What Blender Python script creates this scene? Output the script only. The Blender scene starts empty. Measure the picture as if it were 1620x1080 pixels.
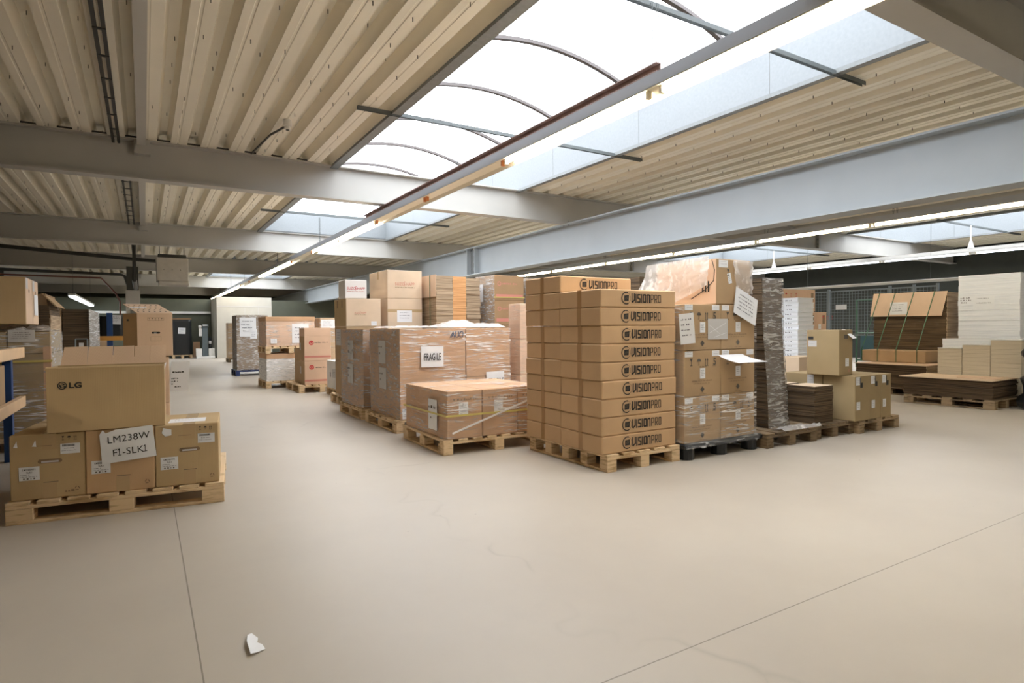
import bpy, math, random
from mathutils import Matrix, Vector
random.seed(7)
S = bpy.context.scene
COL = S.collection

# ------------------------------------------------------------------ camera, sky, exposure
cam_d = bpy.data.cameras.new('camera')
cam_d.sensor_width = 36.0
cam_d.lens = 21.2017
cam_d.clip_start = 0.02
cam_d.clip_end = 200
cam = bpy.data.objects.new('camera', cam_d)
COL.objects.link(cam)
cam.matrix_world = Matrix(((0.8537003, 0.0182741, -0.5204439, 0.0), (-0.5207080, 0.0152097, -0.8535994, 0.0), (-0.0076830, 0.9997173, 0.0225000, 1.2), (0, 0, 0, 1)))
S.camera = cam

W = bpy.data.worlds.new('overcast_sky')
S.world = W
W.use_nodes = True
wn = W.node_tree.nodes
wl = W.node_tree.links
bg = wn['Background']
tc = wn.new('ShaderNodeTexCoord')
sep = wn.new('ShaderNodeSeparateXYZ')
rmp = wn.new('ShaderNodeValToRGB')
rmp.color_ramp.elements[0].color = (0.80, 0.86, 0.95, 1)
rmp.color_ramp.elements[1].color = (1.0, 1.0, 1.0, 1)
wl.new(tc.outputs['Generated'], sep.inputs[0])
wl.new(sep.outputs['Z'], rmp.inputs[0])
wl.new(rmp.outputs[0], bg.inputs[0])
bg.inputs[1].default_value = 6.0

S.view_settings.view_transform = 'Standard'
S.view_settings.look = 'None'
S.view_settings.gamma = 1.0
S.view_settings.use_curve_mapping = False
S.view_settings.exposure = 0.28
S.cycles.max_bounces = 10
S.cycles.diffuse_bounces = 6
S.cycles.glossy_bounces = 3
S.cycles.transparent_max_bounces = 24
S.cycles.sample_clamp_indirect = 6.0

# daylight portals in the openings of the roof lights (they guide the sky's light, they emit nothing)
BEAM_Y = [-5.0, 2.01, 9.35, 16.35, 23.25, 31.2, 38.2]
SKY_BAYS = [(2.01, 16.35), (23.25, 31.2)]
SKY_X = [(2.58, 5.80), (16.40, 19.80)]
for (ya, yb) in SKY_BAYS:
    for (xa, xb) in SKY_X:
        ld = bpy.data.lights.new('daylight_portal', 'AREA')
        ld.shape = 'RECTANGLE'
        ld.size = xb - xa
        ld.size_y = yb - ya - 0.3
        ld.cycles.is_portal = True
        lo = bpy.data.objects.new('daylight_portal', ld)
        lo.location = ((xa + xb) / 2, (ya + yb) / 2, 4.19)
        COL.objects.link(lo)

# ------------------------------------------------------------------ materials
MATS = {}
def nmat(name):
    m = bpy.data.materials.new(name)
    m.use_nodes = True
    nt = m.node_tree
    return m, nt, nt.nodes, nt.links, nt.nodes['Principled BSDF']

def plain(name, col, rough=0.6, metal=0.0, var=0.0, scale=4.0, bump=0.0, bscale=60.0, stretch=None):
    m, nt, N, L, b = nmat(name)
    b.inputs['Roughness'].default_value = rough
    b.inputs['Metallic'].default_value = metal
    b.inputs['Base Color'].default_value = (*col, 1)
    t = N.new('ShaderNodeTexCoord')
    mp = N.new('ShaderNodeMapping')
    L.new(t.outputs['Object'], mp.inputs[0])
    if stretch: mp.inputs['Scale'].default_value = stretch
    if var > 0:
        nz = N.new('ShaderNodeTexNoise')
        nz.inputs['Scale'].default_value = scale
        nz.inputs['Detail'].default_value = 4
        L.new(mp.outputs[0], nz.inputs['Vector'])
        cr = N.new('ShaderNodeValToRGB')
        cr.color_ramp.elements[0].position = 0.3
        cr.color_ramp.elements[1].position = 0.7
        cr.color_ramp.elements[0].color = (*[max(0, c * (1 - var)) for c in col], 1)
        cr.color_ramp.elements[1].color = (*[min(1, c * (1 + var)) for c in col], 1)
        L.new(nz.outputs['Fac'], cr.inputs[0])
        L.new(cr.outputs[0], b.inputs['Base Color'])
    if bump > 0:
        n2 = N.new('ShaderNodeTexNoise')
        n2.inputs['Scale'].default_value = bscale
        L.new(mp.outputs[0], n2.inputs['Vector'])
        bp = N.new('ShaderNodeBump')
        bp.inputs['Strength'].default_value = bump
        bp.inputs['Distance'].default_value = 0.004
        L.new(n2.outputs['Fac'], bp.inputs['Height'])
        L.new(bp.outputs[0], b.inputs['Normal'])
    MATS[name] = m
    return m

def card(name, col, var=0.07):                 # corrugated board: faint flutes and fibre mottling
    m, nt, N, L, b = nmat(name)
    b.inputs['Roughness'].default_value = 0.85
    b.inputs['Specular IOR Level'].default_value = 0.2
    t = N.new('ShaderNodeTexCoord')
    nz = N.new('ShaderNodeTexNoise'); nz.inputs['Scale'].default_value = 3.0; nz.inputs['Detail'].default_value = 6
    L.new(t.outputs['Object'], nz.inputs['Vector'])
    cr = N.new('ShaderNodeValToRGB')
    cr.color_ramp.elements[0].position = 0.3; cr.color_ramp.elements[1].position = 0.7
    cr.color_ramp.elements[0].color = (*[c * (1 - var) for c in col], 1)
    cr.color_ramp.elements[1].color = (*[min(1, c * (1 + var)) for c in col], 1)
    L.new(nz.outputs['Fac'], cr.inputs[0])
    L.new(cr.outputs[0], b.inputs['Base Color'])
    sx = N.new('ShaderNodeSeparateXYZ'); L.new(t.outputs['Object'], sx.inputs[0])
    ad = N.new('ShaderNodeMath'); ad.operation = 'ADD'
    L.new(sx.outputs['X'], ad.inputs[0]); L.new(sx.outputs['Y'], ad.inputs[1])
    ml = N.new('ShaderNodeMath'); ml.operation = 'MULTIPLY'; ml.inputs[1].default_value = 700.0
    L.new(ad.outputs[0], ml.inputs[0])
    sn = N.new('ShaderNodeMath'); sn.operation = 'SINE'; L.new(ml.outputs[0], sn.inputs[0])
    bp = N.new('ShaderNodeBump'); bp.inputs['Strength'].default_value = 0.10; bp.inputs['Distance'].default_value = 0.001
    L.new(sn.outputs[0], bp.inputs['Height']); L.new(bp.outputs[0], b.inputs['Normal'])
    MATS[name] = m
    return m

def layered(name, ca, cb, freq=220.0, var=0.5):   # edges of stacked sheets: thin irregular lines along z
    m, nt, N, L, b = nmat(name)
    b.inputs['Roughness'].default_value = 0.9
    t = N.new('ShaderNodeTexCoord')
    mp = N.new('ShaderNodeMapping'); mp.inputs['Scale'].default_value = (2.0, 2.0, freq)
    L.new(t.outputs['Object'], mp.inputs[0])
    nz = N.new('ShaderNodeTexNoise'); nz.inputs['Scale'].default_value = 1.0; nz.inputs['Detail'].default_value = 2
    L.new(mp.outputs[0], nz.inputs['Vector'])
    cr = N.new('ShaderNodeValToRGB')
    cr.color_ramp.elements[0].position = 0.5 - var / 2 + 0.1; cr.color_ramp.elements[1].position = 0.5 + var / 2 - 0.1
    cr.color_ramp.elements[0].color = (*ca, 1); cr.color_ramp.elements[1].color = (*cb, 1)
    L.new(nz.outputs['Fac'], cr.inputs[0]); L.new(cr.outputs[0], b.inputs['Base Color'])
    bp = N.new('ShaderNodeBump'); bp.inputs['Strength'].default_value = 0.5; bp.inputs['Distance'].default_value = 0.004
    L.new(nz.outputs['Fac'], bp.inputs['Height']); L.new(bp.outputs[0], b.inputs['Normal'])
    MATS[name] = m
    return m

def film(name, lo=0.05, hi=0.45, col=(0.95, 0.94, 0.93), stretch=(3.5, 3.5, 50.0), bump=0.3, thru=0.0, rot=(0.24, 0.26, 0.0), patch=(0.42, 0.62)):   # stretch film: clear with wrinkled, shining bands
    m, nt, N, L, b = nmat(name)
    b.inputs['Base Color'].default_value = (*col, 1)
    b.inputs['Roughness'].default_value = 0.18
    b.inputs['Specular IOR Level'].default_value = 0.6
    t = N.new('ShaderNodeTexCoord')
    mp = N.new('ShaderNodeMapping'); mp.inputs['Scale'].default_value = stretch
    mp.inputs['Rotation'].default_value = rot
    L.new(t.outputs['Object'], mp.inputs[0])
    nz = N.new('ShaderNodeTexNoise'); nz.inputs['Scale'].default_value = 1.0; nz.inputs['Detail'].default_value = 5
    nz.inputs['Distortion'].default_value = 1.3
    L.new(mp.outputs[0], nz.inputs['Vector'])
    n2 = N.new('ShaderNodeTexNoise'); n2.inputs['Scale'].default_value = 2.2; n2.inputs['Detail'].default_value = 2
    L.new(t.outputs['Object'], n2.inputs['Vector'])
    cr = N.new('ShaderNodeValToRGB')
    cr.color_ramp.elements[0].position = 0.50; cr.color_ramp.elements[1].position = 0.66
    cr.color_ramp.elements[0].color = (0, 0, 0, 1); cr.color_ramp.elements[1].color = (1, 1, 1, 1)
    L.new(nz.outputs['Fac'], cr.inputs[0])
    ml = N.new('ShaderNodeMath'); ml.operation = 'MULTIPLY'
    pr = N.new('ShaderNodeMapRange'); pr.inputs['From Min'].default_value = patch[0]; pr.inputs['From Max'].default_value = patch[1]
    pr.inputs['To Min'].default_value = 0.12; pr.inputs['To Max'].default_value = 0.75
    L.new(n2.outputs['Fac'], pr.inputs['Value'])
    L.new(cr.outputs[0], ml.inputs[0]); L.new(pr.outputs[0], ml.inputs[1])
    mr = N.new('ShaderNodeMapRange'); mr.inputs['From Min'].default_value = 0.0; mr.inputs['From Max'].default_value = 0.6
    mr.inputs['To Min'].default_value = lo; mr.inputs['To Max'].default_value = hi
    L.new(ml.outputs[0], mr.inputs['Value'])
    bp = N.new('ShaderNodeBump'); bp.inputs['Strength'].default_value = bump; bp.inputs['Distance'].default_value = 0.02
    L.new(nz.outputs['Fac'], bp.inputs['Height']); L.new(bp.outputs[0], b.inputs['Normal'])
    tl = N.new('ShaderNodeBsdfTranslucent'); tl.inputs[0].default_value = (*col, 1)
    m0 = N.new('ShaderNodeMixShader'); m0.inputs[0].default_value = thru
    L.new(b.outputs[0], m0.inputs[1]); L.new(tl.outputs[0], m0.inputs[2])
    tr = N.new('ShaderNodeBsdfTransparent')
    mx = N.new('ShaderNodeMixShader')
    L.new(mr.outputs[0], mx.inputs[0]); L.new(tr.outputs[0], mx.inputs[1]); L.new(m0.outputs[0], mx.inputs[2])
    L.new(mx.outputs[0], N['Material Output'].inputs[0])
    MATS[name] = m
    return m

def emit(name, col, strength):
    m, nt, N, L, b = nmat(name)
    b.inputs['Base Color'].default_value = (0.9, 0.9, 0.9, 1)
    b.inputs['Emission Color'].default_value = (*col, 1)
    b.inputs['Emission Strength'].default_value = strength
    MATS[name] = m
    return m

def wood(name, ca, cb):
    m, nt, N, L, b = nmat(name)
    b.inputs['Roughness'].default_value = 0.75
    t = N.new('ShaderNodeTexCoord')
    mp = N.new('ShaderNodeMapping'); mp.inputs['Scale'].default_value = (6, 6, 40)
    L.new(t.outputs['Object'], mp.inputs[0])
    nz = N.new('ShaderNodeTexNoise'); nz.inputs['Scale'].default_value = 1.3; nz.inputs['Detail'].default_value = 6
    L.new(mp.outputs[0], nz.inputs['Vector'])
    n2 = N.new('ShaderNodeTexNoise'); n2.inputs['Scale'].default_value = 3.0
    L.new(t.outputs['Object'], n2.inputs['Vector'])
    ad = N.new('ShaderNodeMath'); ad.operation = 'ADD'; L.new(nz.outputs['Fac'], ad.inputs[0]); L.new(n2.outputs['Fac'], ad.inputs[1])
    cr = N.new('ShaderNodeValToRGB')
    cr.color_ramp.elements[0].position = 0.75; cr.color_ramp.elements[1].position = 1.2
    cr.color_ramp.elements[0].color = (*ca, 1); cr.color_ramp.elements[1].color = (*cb, 1)
    ml = N.new('ShaderNodeMath'); ml.operation = 'MULTIPLY'; ml.inputs[1].default_value = 1.0
    L.new(ad.outputs[0], ml.inputs[0]); L.new(ml.outputs[0], cr.inputs[0]); L.new(cr.outputs[0], b.inputs['Base Color'])
    MATS[name] = m
    return m

card('card_tan', (0.56, 0.375, 0.215))
card('card_olive', (0.49, 0.36, 0.20))
card('card_brown', (0.43, 0.30, 0.175))
card('card_pale', (0.66, 0.52, 0.375))
card('card_drab', (0.34, 0.255, 0.14))  # darker card: shade over the plain cartons put into its colour
card('card_pink', (0.66, 0.465, 0.335))
card('card_umber', (0.36, 0.23, 0.125))
card('card_warm', (0.53, 0.335, 0.20))
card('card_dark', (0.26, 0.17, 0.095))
card('card_white', (0.75, 0.73, 0.70), 0.02)
card('card_peach', (0.70, 0.52, 0.37))
layered('edge_tan', (0.17, 0.11, 0.06), (0.56, 0.43, 0.29))
layered('edge_dark', (0.032, 0.02, 0.01), (0.145, 0.095, 0.05), 180)
layered('edge_orange', (0.50, 0.24, 0.09), (0.72, 0.40, 0.18), 90)
layered('edge_white', (0.78, 0.82, 0.88), (0.90, 0.93, 0.97), 120)
layered('edge_cream', (0.63, 0.57, 0.45), (0.72, 0.66, 0.53), 120)
plain('tape', (0.37, 0.215, 0.10), 0.25)
plain('tape_clear', (0.50, 0.36, 0.20), 0.2)
plain('ink', (0.018, 0.017, 0.016), 0.7)
plain('ink_grey', (0.10, 0.085, 0.07), 0.7)
plain('ink_soft', (0.25, 0.17, 0.10), 0.8)
plain('ink_red', (0.52, 0.045, 0.05), 0.7)
plain('ink_red_soft', (0.56, 0.22, 0.17), 0.7)
plain('ink_blue', (0.05, 0.10, 0.18), 0.7)
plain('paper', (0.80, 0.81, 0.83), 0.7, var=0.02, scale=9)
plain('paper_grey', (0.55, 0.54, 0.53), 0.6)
plain('paper_ink', (0.22, 0.22, 0.25), 0.8)
wood('pallet_wood', (0.38, 0.25, 0.12), (0.72, 0.54, 0.33))
wood('pallet_grey', (0.14, 0.095, 0.05), (0.36, 0.26, 0.15))
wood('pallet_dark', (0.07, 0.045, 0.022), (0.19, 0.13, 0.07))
plain('pallet_blue', (0.012, 0.03, 0.11), 0.5, var=0.2)
plain('black_plastic', (0.012, 0.014, 0.016), 0.35)
plain('strap_green', (0.02, 0.10, 0.035), 0.4)
plain('strap_yellow', (0.62, 0.52, 0.16), 0.4)
plain('strap_white', (0.80, 0.78, 0.76), 0.4)
film('stretch_film', 0.06, 0.78)
film('stretch_film_heavy', 0.25, 0.95, patch=(0.3, 0.5), stretch=(3.5, 3.5, 40.0))
film('stretch_film_top', 0.45, 0.95, patch=(0.2, 0.4), stretch=(7, 7, 7), bump=1.0, thru=0.25)
film('stretch_film_grey_shade', 0.25, 0.90, col=(0.60, 0.57, 0.53), stretch=(6, 6, 34.0), bump=1.0, rot=(0.55, 0.5, 0.0), patch=(0.3, 0.52))  # same clear film; shade of the left faces put into a greyer colour
film('cling_sheet', 0.50, 0.98, (0.98, 0.98, 0.99), patch=(0.25, 0.45), stretch=(9, 9, 5), bump=0.7, thru=0.5)
plain('rack_orange', (0.80, 0.56, 0.33), 0.5, var=0.08)
plain('rack_orange_far', (0.72, 0.36, 0.08), 0.5)
plain('rack_blue', (0.015, 0.065, 0.22), 0.45)
plain('steel_paint', (0.43, 0.42, 0.39), 0.5, var=0.03, scale=2)
plain('steel_sky_tinted', (0.385, 0.42, 0.44), 0.5, var=0.03, scale=2)  # same paint as the beams, blue sky light put into the colour
plain('zinc', (0.22, 0.24, 0.25), 0.55, 0.0, var=0.05, scale=30)
plain('zinc_dark', (0.17, 0.18, 0.18), 0.5, 0.0, var=0.1, scale=25)
plain('strut_steel', (0.11, 0.125, 0.125), 0.55, 0.0)
plain('arch_bar', (0.10, 0.085, 0.08), 0.6)
plain('roof_sheet', (0.79, 0.745, 0.63), 0.55, var=0.04, scale=1.5)
plain('roof_screw', (0.05, 0.045, 0.04), 0.5)
plain('wall_dark', (0.10, 0.105, 0.075), 0.8, var=0.12, scale=1.2)
plain('wall_side', (0.03, 0.033, 0.026), 0.8, var=0.1)
plain('wall_white', (0.50, 0.48, 0.42), 0.7, var=0.03)
plain('fixture_side', (0.40, 0.42, 0.46), 0.4)
plain('fixture_cream', (0.80, 0.74, 0.58), 0.4)
plain('rust_channel', (0.36, 0.245, 0.21), 0.6, var=0.15, scale=8)
plain('holder_orange', (0.70, 0.25, 0.08), 0.5)
plain('cable_black', (0.03, 0.028, 0.024), 0.6)
plain('pipe_red', (0.16, 0.06, 0.045), 0.5)
plain('pipe_dark', (0.05, 0.05, 0.045), 0.5)
plain('white_enamel', (0.72, 0.71, 0.68), 0.4)
plain('heater_body', (0.50, 0.47, 0.42), 0.5, var=0.06, scale=6)
plain('scale_grey', (0.09, 0.115, 0.125), 0.45)
plain('foam_white', (0.86, 0.89, 0.93), 0.8)
plain('mesh_wire', (0.22, 0.25, 0.26), 0.45, 0.2)
plain('cage_green', (0.07, 0.17, 0.10), 0.5)
plain('cage_teal', (0.05, 0.13, 0.16), 0.5)
emit('tube_warm', (1.0, 0.90, 0.73), 40.0)
emit('tube_soft', (0.85, 0.92, 1.0), 3.0)
emit('tube_cool', (0.80, 0.90, 1.0), 28.0)

def floor_mat():
    m, nt, N, L, b = nmat('floor_coating')
    b.inputs['Roughness'].default_value = 0.42
    b.inputs['Specular IOR Level'].default_value = 0.35
    t = N.new('ShaderNodeTexCoord')
    nz = N.new('ShaderNodeTexNoise'); nz.inputs['Scale'].default_value = 0.7; nz.inputs['Detail'].default_value = 8; nz.inputs['Roughness'].default_value = 0.62
    L.new(t.outputs['Object'], nz.inputs['Vector'])
    cr = N.new('ShaderNodeValToRGB')
    cr.color_ramp.elements[0].position = 0.3; cr.color_ramp.elements[1].position = 0.72
    cr.color_ramp.elements[0].color = (0.43, 0.387, 0.333, 1); cr.color_ramp.elements[1].color = (0.485, 0.443, 0.383, 1)
    L.new(nz.outputs['Fac'], cr.inputs[0])
    # fine scuffs: thin dark scratches
    mp = N.new('ShaderNodeMapping'); mp.inputs['Scale'].default_value = (0.9, 0.9, 1)
    mp.inputs['Rotation'].default_value = (0, 0, 0.7)
    L.new(t.outputs['Object'], mp.inputs[0])
    vo = N.new('ShaderNodeTexVoronoi'); vo.feature = 'DISTANCE_TO_EDGE'; vo.inputs['Scale'].default_value = 0.55
    nw = N.new('ShaderNodeTexNoise'); nw.inputs['Scale'].default_value = 1.7
    L.new(mp.outputs[0], nw.inputs['Vector'])
    mxv = N.new('ShaderNodeMix'); mxv.data_type = 'VECTOR'; mxv.inputs[0].default_value = 0.55
    L.new(mp.outputs[0], mxv.inputs[4]); L.new(nw.outputs['Color'], mxv.inputs[5]); L.new(mxv.outputs[1], vo.inputs['Vector'])
    c2 = N.new('ShaderNodeValToRGB')
    c2.color_ramp.elements[0].position = 0.0; c2.color_ramp.elements[1].position = 0.006
    c2.color_ramp.elements[0].color = (0.16, 0.16, 0.16, 1); c2.color_ramp.elements[1].color = (0, 0, 0, 1)
    L.new(vo.outputs['Distance'], c2.inputs[0])
    n3 = N.new('ShaderNodeTexNoise'); n3.inputs['Scale'].default_value = 1.1
    L.new(t.outputs['Object'], n3.inputs['Vector'])
    c3 = N.new('ShaderNodeValToRGB'); c3.color_ramp.elements[0].position = 0.5; c3.color_ramp.elements[1].position = 0.62
    c3.color_ramp.elements[0].color = (0, 0, 0, 1); c3.color_ramp.elements[1].color = (1, 1, 1, 1)
    L.new(n3.outputs['Fac'], c3.inputs[0])
    mm = N.new('ShaderNodeMath'); mm.operation = 'MULTIPLY'; L.new(c2.outputs[0], mm.inputs[0]); L.new(c3.outputs[0], mm.inputs[1])
    # small chips and specks
    v2 = N.new('ShaderNodeTexVoronoi'); v2.inputs['Scale'].default_value = 5.0
    L.new(t.outputs['Object'], v2.inputs['Vector'])
    c4 = N.new('ShaderNodeValToRGB'); c4.color_ramp.elements[0].position = 0.030; c4.color_ramp.elements[1].position = 0.040
    c4.color_ramp.elements[0].color = (0.5, 0.5, 0.5, 1); c4.color_ramp.elements[1].color = (0, 0, 0, 1)
    L.new(v2.outputs['Distance'], c4.inputs[0])
    n4 = N.new('ShaderNodeTexNoise'); n4.inputs['Scale'].default_value = 0.9
    L.new(t.outputs['Object'], n4.inputs['Vector'])
    c5 = N.new('ShaderNodeValToRGB'); c5.color_ramp.elements[0].position = 0.56; c5.color_ramp.elements[1].position = 0.62
    L.new(n4.outputs['Fac'], c5.inputs[0])
    m5 = N.new('ShaderNodeMath'); m5.operation = 'MULTIPLY'; L.new(c4.outputs[0], m5.inputs[0]); L.new(c5.outputs[0], m5.inputs[1])
    m4 = N.new('ShaderNodeMath'); m4.operation = 'MAXIMUM'; L.new(mm.outputs[0], m4.inputs[0]); L.new(m5.outputs[0], m4.inputs[1])
    # two expansion joints
    sx = N.new('ShaderNodeSeparateXYZ'); L.new(t.outputs['Object'], sx.inputs[0])
    last = m4
    for ax, val in (('X', 0.152), ('Y', 1.562)):
        su = N.new('ShaderNodeMath'); su.operation = 'SUBTRACT'; L.new(sx.outputs[ax], su.inputs[0]); su.inputs[1].default_value = val
        ab = N.new('ShaderNodeMath'); ab.operation = 'ABSOLUTE'; L.new(su.outputs[0], ab.inputs[0])
        lt = N.new('ShaderNodeMath'); lt.operation = 'LESS_THAN'; L.new(ab.outputs[0], lt.inputs[0]); lt.inputs[1].default_value = 0.0028
        ms = N.new('ShaderNodeMath'); ms.operation = 'MULTIPLY'; L.new(lt.outputs[0], ms.inputs[0]); ms.inputs[1].default_value = 0.62
        mx = N.new('ShaderNodeMath'); mx.operation = 'MAXIMUM'; L.new(last.outputs[0], mx.inputs[0]); L.new(ms.outputs[0], mx.inputs[1])
        last = mx
    mix = N.new('ShaderNodeMix'); mix.data_type = 'RGBA'
    L.new(last.outputs[0], mix.inputs[0]); L.new(cr.outputs[0], mix.inputs[6]); mix.inputs[7].default_value = (0.09, 0.07, 0.05, 1)
    L.new(mix.outputs[2], b.inputs['Base Color'])
    MATS['floor_coating'] = m
floor_mat()

def glazing_mat():                              # milky roof-light sheet: mostly lets the sky through
    m, nt, N, L, b = nmat('rooflight_sheet')
    tr = N.new('ShaderNodeBsdfTransparent'); tr.inputs[0].default_value = (0.97, 0.98, 1, 1)
    tl = N.new('ShaderNodeBsdfTranslucent'); tl.inputs[0].default_value = (0.9, 0.92, 0.95, 1)
    mx = N.new('ShaderNodeMixShader'); mx.inputs[0].default_value = 0.2
    L.new(tr.outputs[0], mx.inputs[1]); L.new(tl.outputs[0], mx.inputs[2]); L.new(mx.outputs[0], N['Material Output'].inputs[0])
    MATS['rooflight_sheet'] = m
glazing_mat()

# ------------------------------------------------------------------ mesh helpers
class MB:
    def __init__(s):
        s.v = []; s.f = []; s.m = []; s.names = []
    def mi(s, name):
        if name not in s.names: s.names.append(name)
        return s.names.index(name)
    def poly(s, pts, mat):
        n = len(s.v)
        s.v += [tuple(p) for p in pts]
        s.f.append(tuple(range(n, n + len(pts)))); s.m.append(s.mi(mat))
    def box(s, x0, x1, y0, y1, z0, z1, mat, bev=0.0, top=None):
        if bev > 0:
            return s.cbox(x0, x1, y0, y1, z0, z1, mat, bev, top)
        n = len(s.v)
        s.v += [(x0, y0, z0), (x1, y0, z0), (x1, y1, z0), (x0, y1, z0), (x0, y0, z1), (x1, y0, z1), (x1, y1, z1), (x0, y1, z1)]
        k = s.mi(mat); kt = s.mi(top) if top else k
        for q, mm in (((0, 3, 2, 1), k), ((4, 5, 6, 7), kt), ((0, 1, 5, 4), k), ((1, 2, 6, 5), k), ((2, 3, 7, 6), k), ((3, 0, 4, 7), k)):
            s.f.append(tuple(n + i for i in q)); s.m.append(mm)
        return s
    def cbox(s, x0, x1, y0, y1, z0, z1, mat, b, top=None):      # chamfered box
        lo = (x0, y0, z0); hi = (x1, y1, z1)
        n = len(s.v); idx = {}
        for a in range(3):
            for sx in (0, 1):
                for sy in (0, 1):
                    for sz in (0, 1):
                        sg = (sx, sy, sz); p = []
                        for i in range(3):
                            e = hi[i] if sg[i] else lo[i]
                            d = 0 if i == a else (-b if sg[i] else b)
                            p.append(e + d)
                        idx[(a, sg)] = len(s.v); s.v.append(tuple(p))
        k = s.mi(mat); kt = s.mi(top) if top else k
        def add(q, mm=k): s.f.append(tuple(q)); s.m.append(mm)
        for a in range(3):
            b1, c1 = [(1, 2), (2, 0), (0, 1)][a]
            for sd in (0, 1):
                q = []
                for (u, w) in ((0, 0), (1, 0), (1, 1), (0, 1)):
                    sg = [0, 0, 0]; sg[a] = sd; sg[b1] = u; sg[c1] = w
                    q.append(idx[(a, tuple(sg))])
                if sd == 0: q.reverse()
                add(q, kt if (a == 2 and sd == 1) else k)
        for a in range(3):                        # edges parallel to axis a
            b1, c1 = [(1, 2), (2, 0), (0, 1)][a]
            for sb in (0, 1):
                for sc in (0, 1):
                    s0 = [0, 0, 0]; s1 = [0, 0, 0]
                    s0[b1] = s1[b1] = sb; s0[c1] = s1[c1] = sc; s1[a] = 1
                    q = [idx[(b1, tuple(s0))], idx[(b1, tuple(s1))], idx[(c1, tuple(s1))], idx[(c1, tuple(s0))]]
                    if (sb + sc) % 2 == 0: q.reverse()
                    add(q)
        for sx in (0, 1):
            for sy in (0, 1):
                for sz in (0, 1):
                    sg = (sx, sy, sz)
                    q = [idx[(0, sg)], idx[(1, sg)], idx[(2, sg)]]
                    if (sx + sy + sz) % 2 == 0: q.reverse()
                    add(q)
        return s
    def hexa(s, bot, top, mat, tmat=None):            # 4 bottom points, 4 top points (ccw)
        n = len(s.v); s.v += [tuple(p) for p in bot] + [tuple(p) for p in top]
        k = s.mi(mat); kt = s.mi(tmat) if tmat else k
        for q, mm in (((0, 3, 2, 1), k), ((4, 5, 6, 7), kt), ((0, 1, 5, 4), k), ((1, 2, 6, 5), k), ((2, 3, 7, 6), k), ((3, 0, 4, 7), k)):
            s.f.append(tuple(n + i for i in q)); s.m.append(mm)
    def tube(s, pts, r, mat, n=8, cap=True):
        pts = [Vector(p) for p in pts]; rings = []
        for i, p in enumerate(pts):
            d = (pts[min(i + 1, len(pts) - 1)] - pts[max(i - 1, 0)]).normalized()
            a = d.cross(Vector((0, 0, 1)))
            if a.length < 1e-3: a = d.cross(Vector((1, 0, 0)))
            a.normalize(); b = d.cross(a)
            st = len(s.v)
            for j in range(n):
                t = 2 * math.pi * j / n
                s.v.append(tuple(p + a * (r * math.cos(t)) + b * (r * math.sin(t))))
            rings.append(st)
        k = s.mi(mat)
        for i in range(len(rings) - 1):
            for j in range(n):
                s.f.append((rings[i] + j, rings[i] + (j + 1) % n, rings[i + 1] + (j + 1) % n, rings[i + 1] + j)); s.m.append(k)
        if cap:
            s.f.append(tuple(rings[0] + j for j in reversed(range(n)))); s.m.append(k)
            s.f.append(tuple(rings[-1] + j for j in range(n))); s.m.append(k)
    def bar(s, p, q, w, h, mat):                 # rectangular bar from p to q
        p = Vector(p); q = Vector(q); d = (q - p).normalized()
        a = d.cross(Vector((0, 0, 1)))
        if a.length < 1e-3: a = Vector((1, 0, 0))
        a.normalize(); b = a.cross(d)
        c = lambda o: [o - a * w / 2 - b * h / 2, o + a * w / 2 - b * h / 2, o + a * w / 2 + b * h / 2, o - a * w / 2 + b * h / 2]
        A = c(p); B = c(q); n = len(s.v); s.v += [tuple(x) for x in A + B]; k = s.mi(mat)
        for f in ((3, 2, 1, 0), (4, 5, 6, 7), (0, 1, 5, 4), (1, 2, 6, 5), (2, 3, 7, 6), (3, 0, 4, 7)):
            s.f.append(tuple(n + i for i in f)); s.m.append(k)
    def build(s, name, parent=None, loc=(0, 0, 0), smooth=False, rotz=0.0):
        me = bpy.data.meshes.new(name)
        me.from_pydata(s.v, [], s.f)
        for nm in s.names: me.materials.append(MATS[nm])
        me.polygons.foreach_set('material_index', s.m)
        if smooth: me.polygons.foreach_set('use_smooth', [True] * len(me.polygons))
        me.update()
        o = bpy.data.objects.new(name, me)
        COL.objects.link(o)
        o.location = loc
        o.rotation_euler = (0, 0, rotz)
        if parent: o.parent = parent
        return o

def tag(o, label=None, cat=None, group=None, kind=None):
    if label: o['label'] = label
    if cat: o['category'] = cat
    if group: o['group'] = group
    if kind: o['kind'] = kind
    return o
def thing(name, label, cat, loc=(0, 0, 0), rotz=0.0, group=None):
    o = bpy.data.objects.new(name, None)
    o.empty_display_size = 0.1
    COL.objects.link(o)
    o.location = loc; o.rotation_euler = (0, 0, rotz)
    return tag(o, label, cat, group)

# flat printed marks: a frame is an origin with two unit directions lying in a face
class FR:
    def __init__(s, o, u, v, eps=0.0015):
        s.o = Vector(o); s.u = Vector(u).normalized(); s.v = Vector(v).normalized(); s.n = s.u.cross(s.v); s.e = eps
    def p(s, a, b, k=1.0): return s.o + s.u * a + s.v * b + s.n * (s.e * k)
    def sub(s, a, b, rot=0.0, lift=0.0):
        c, t = math.cos(rot), math.sin(rot)
        return FR(s.o + s.u * a + s.v * b + s.n * lift, s.u * c + s.v * t, s.v * c - s.u * t, s.e)
def front(w, d, y=None): return FR((-w / 2, -d / 2 if y is None else y, 0), (1, 0, 0), (0, 0, 1))
def left(w, d): return FR((-w / 2, d / 2, 0), (0, -1, 0), (0, 0, 1))
def right(w, d): return FR((w / 2, -d / 2, 0), (0, 1, 0), (0, 0, 1))
def topf(w, d, h): return FR((-w / 2, -d / 2, h), (1, 0, 0), (0, 1, 0))
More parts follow.
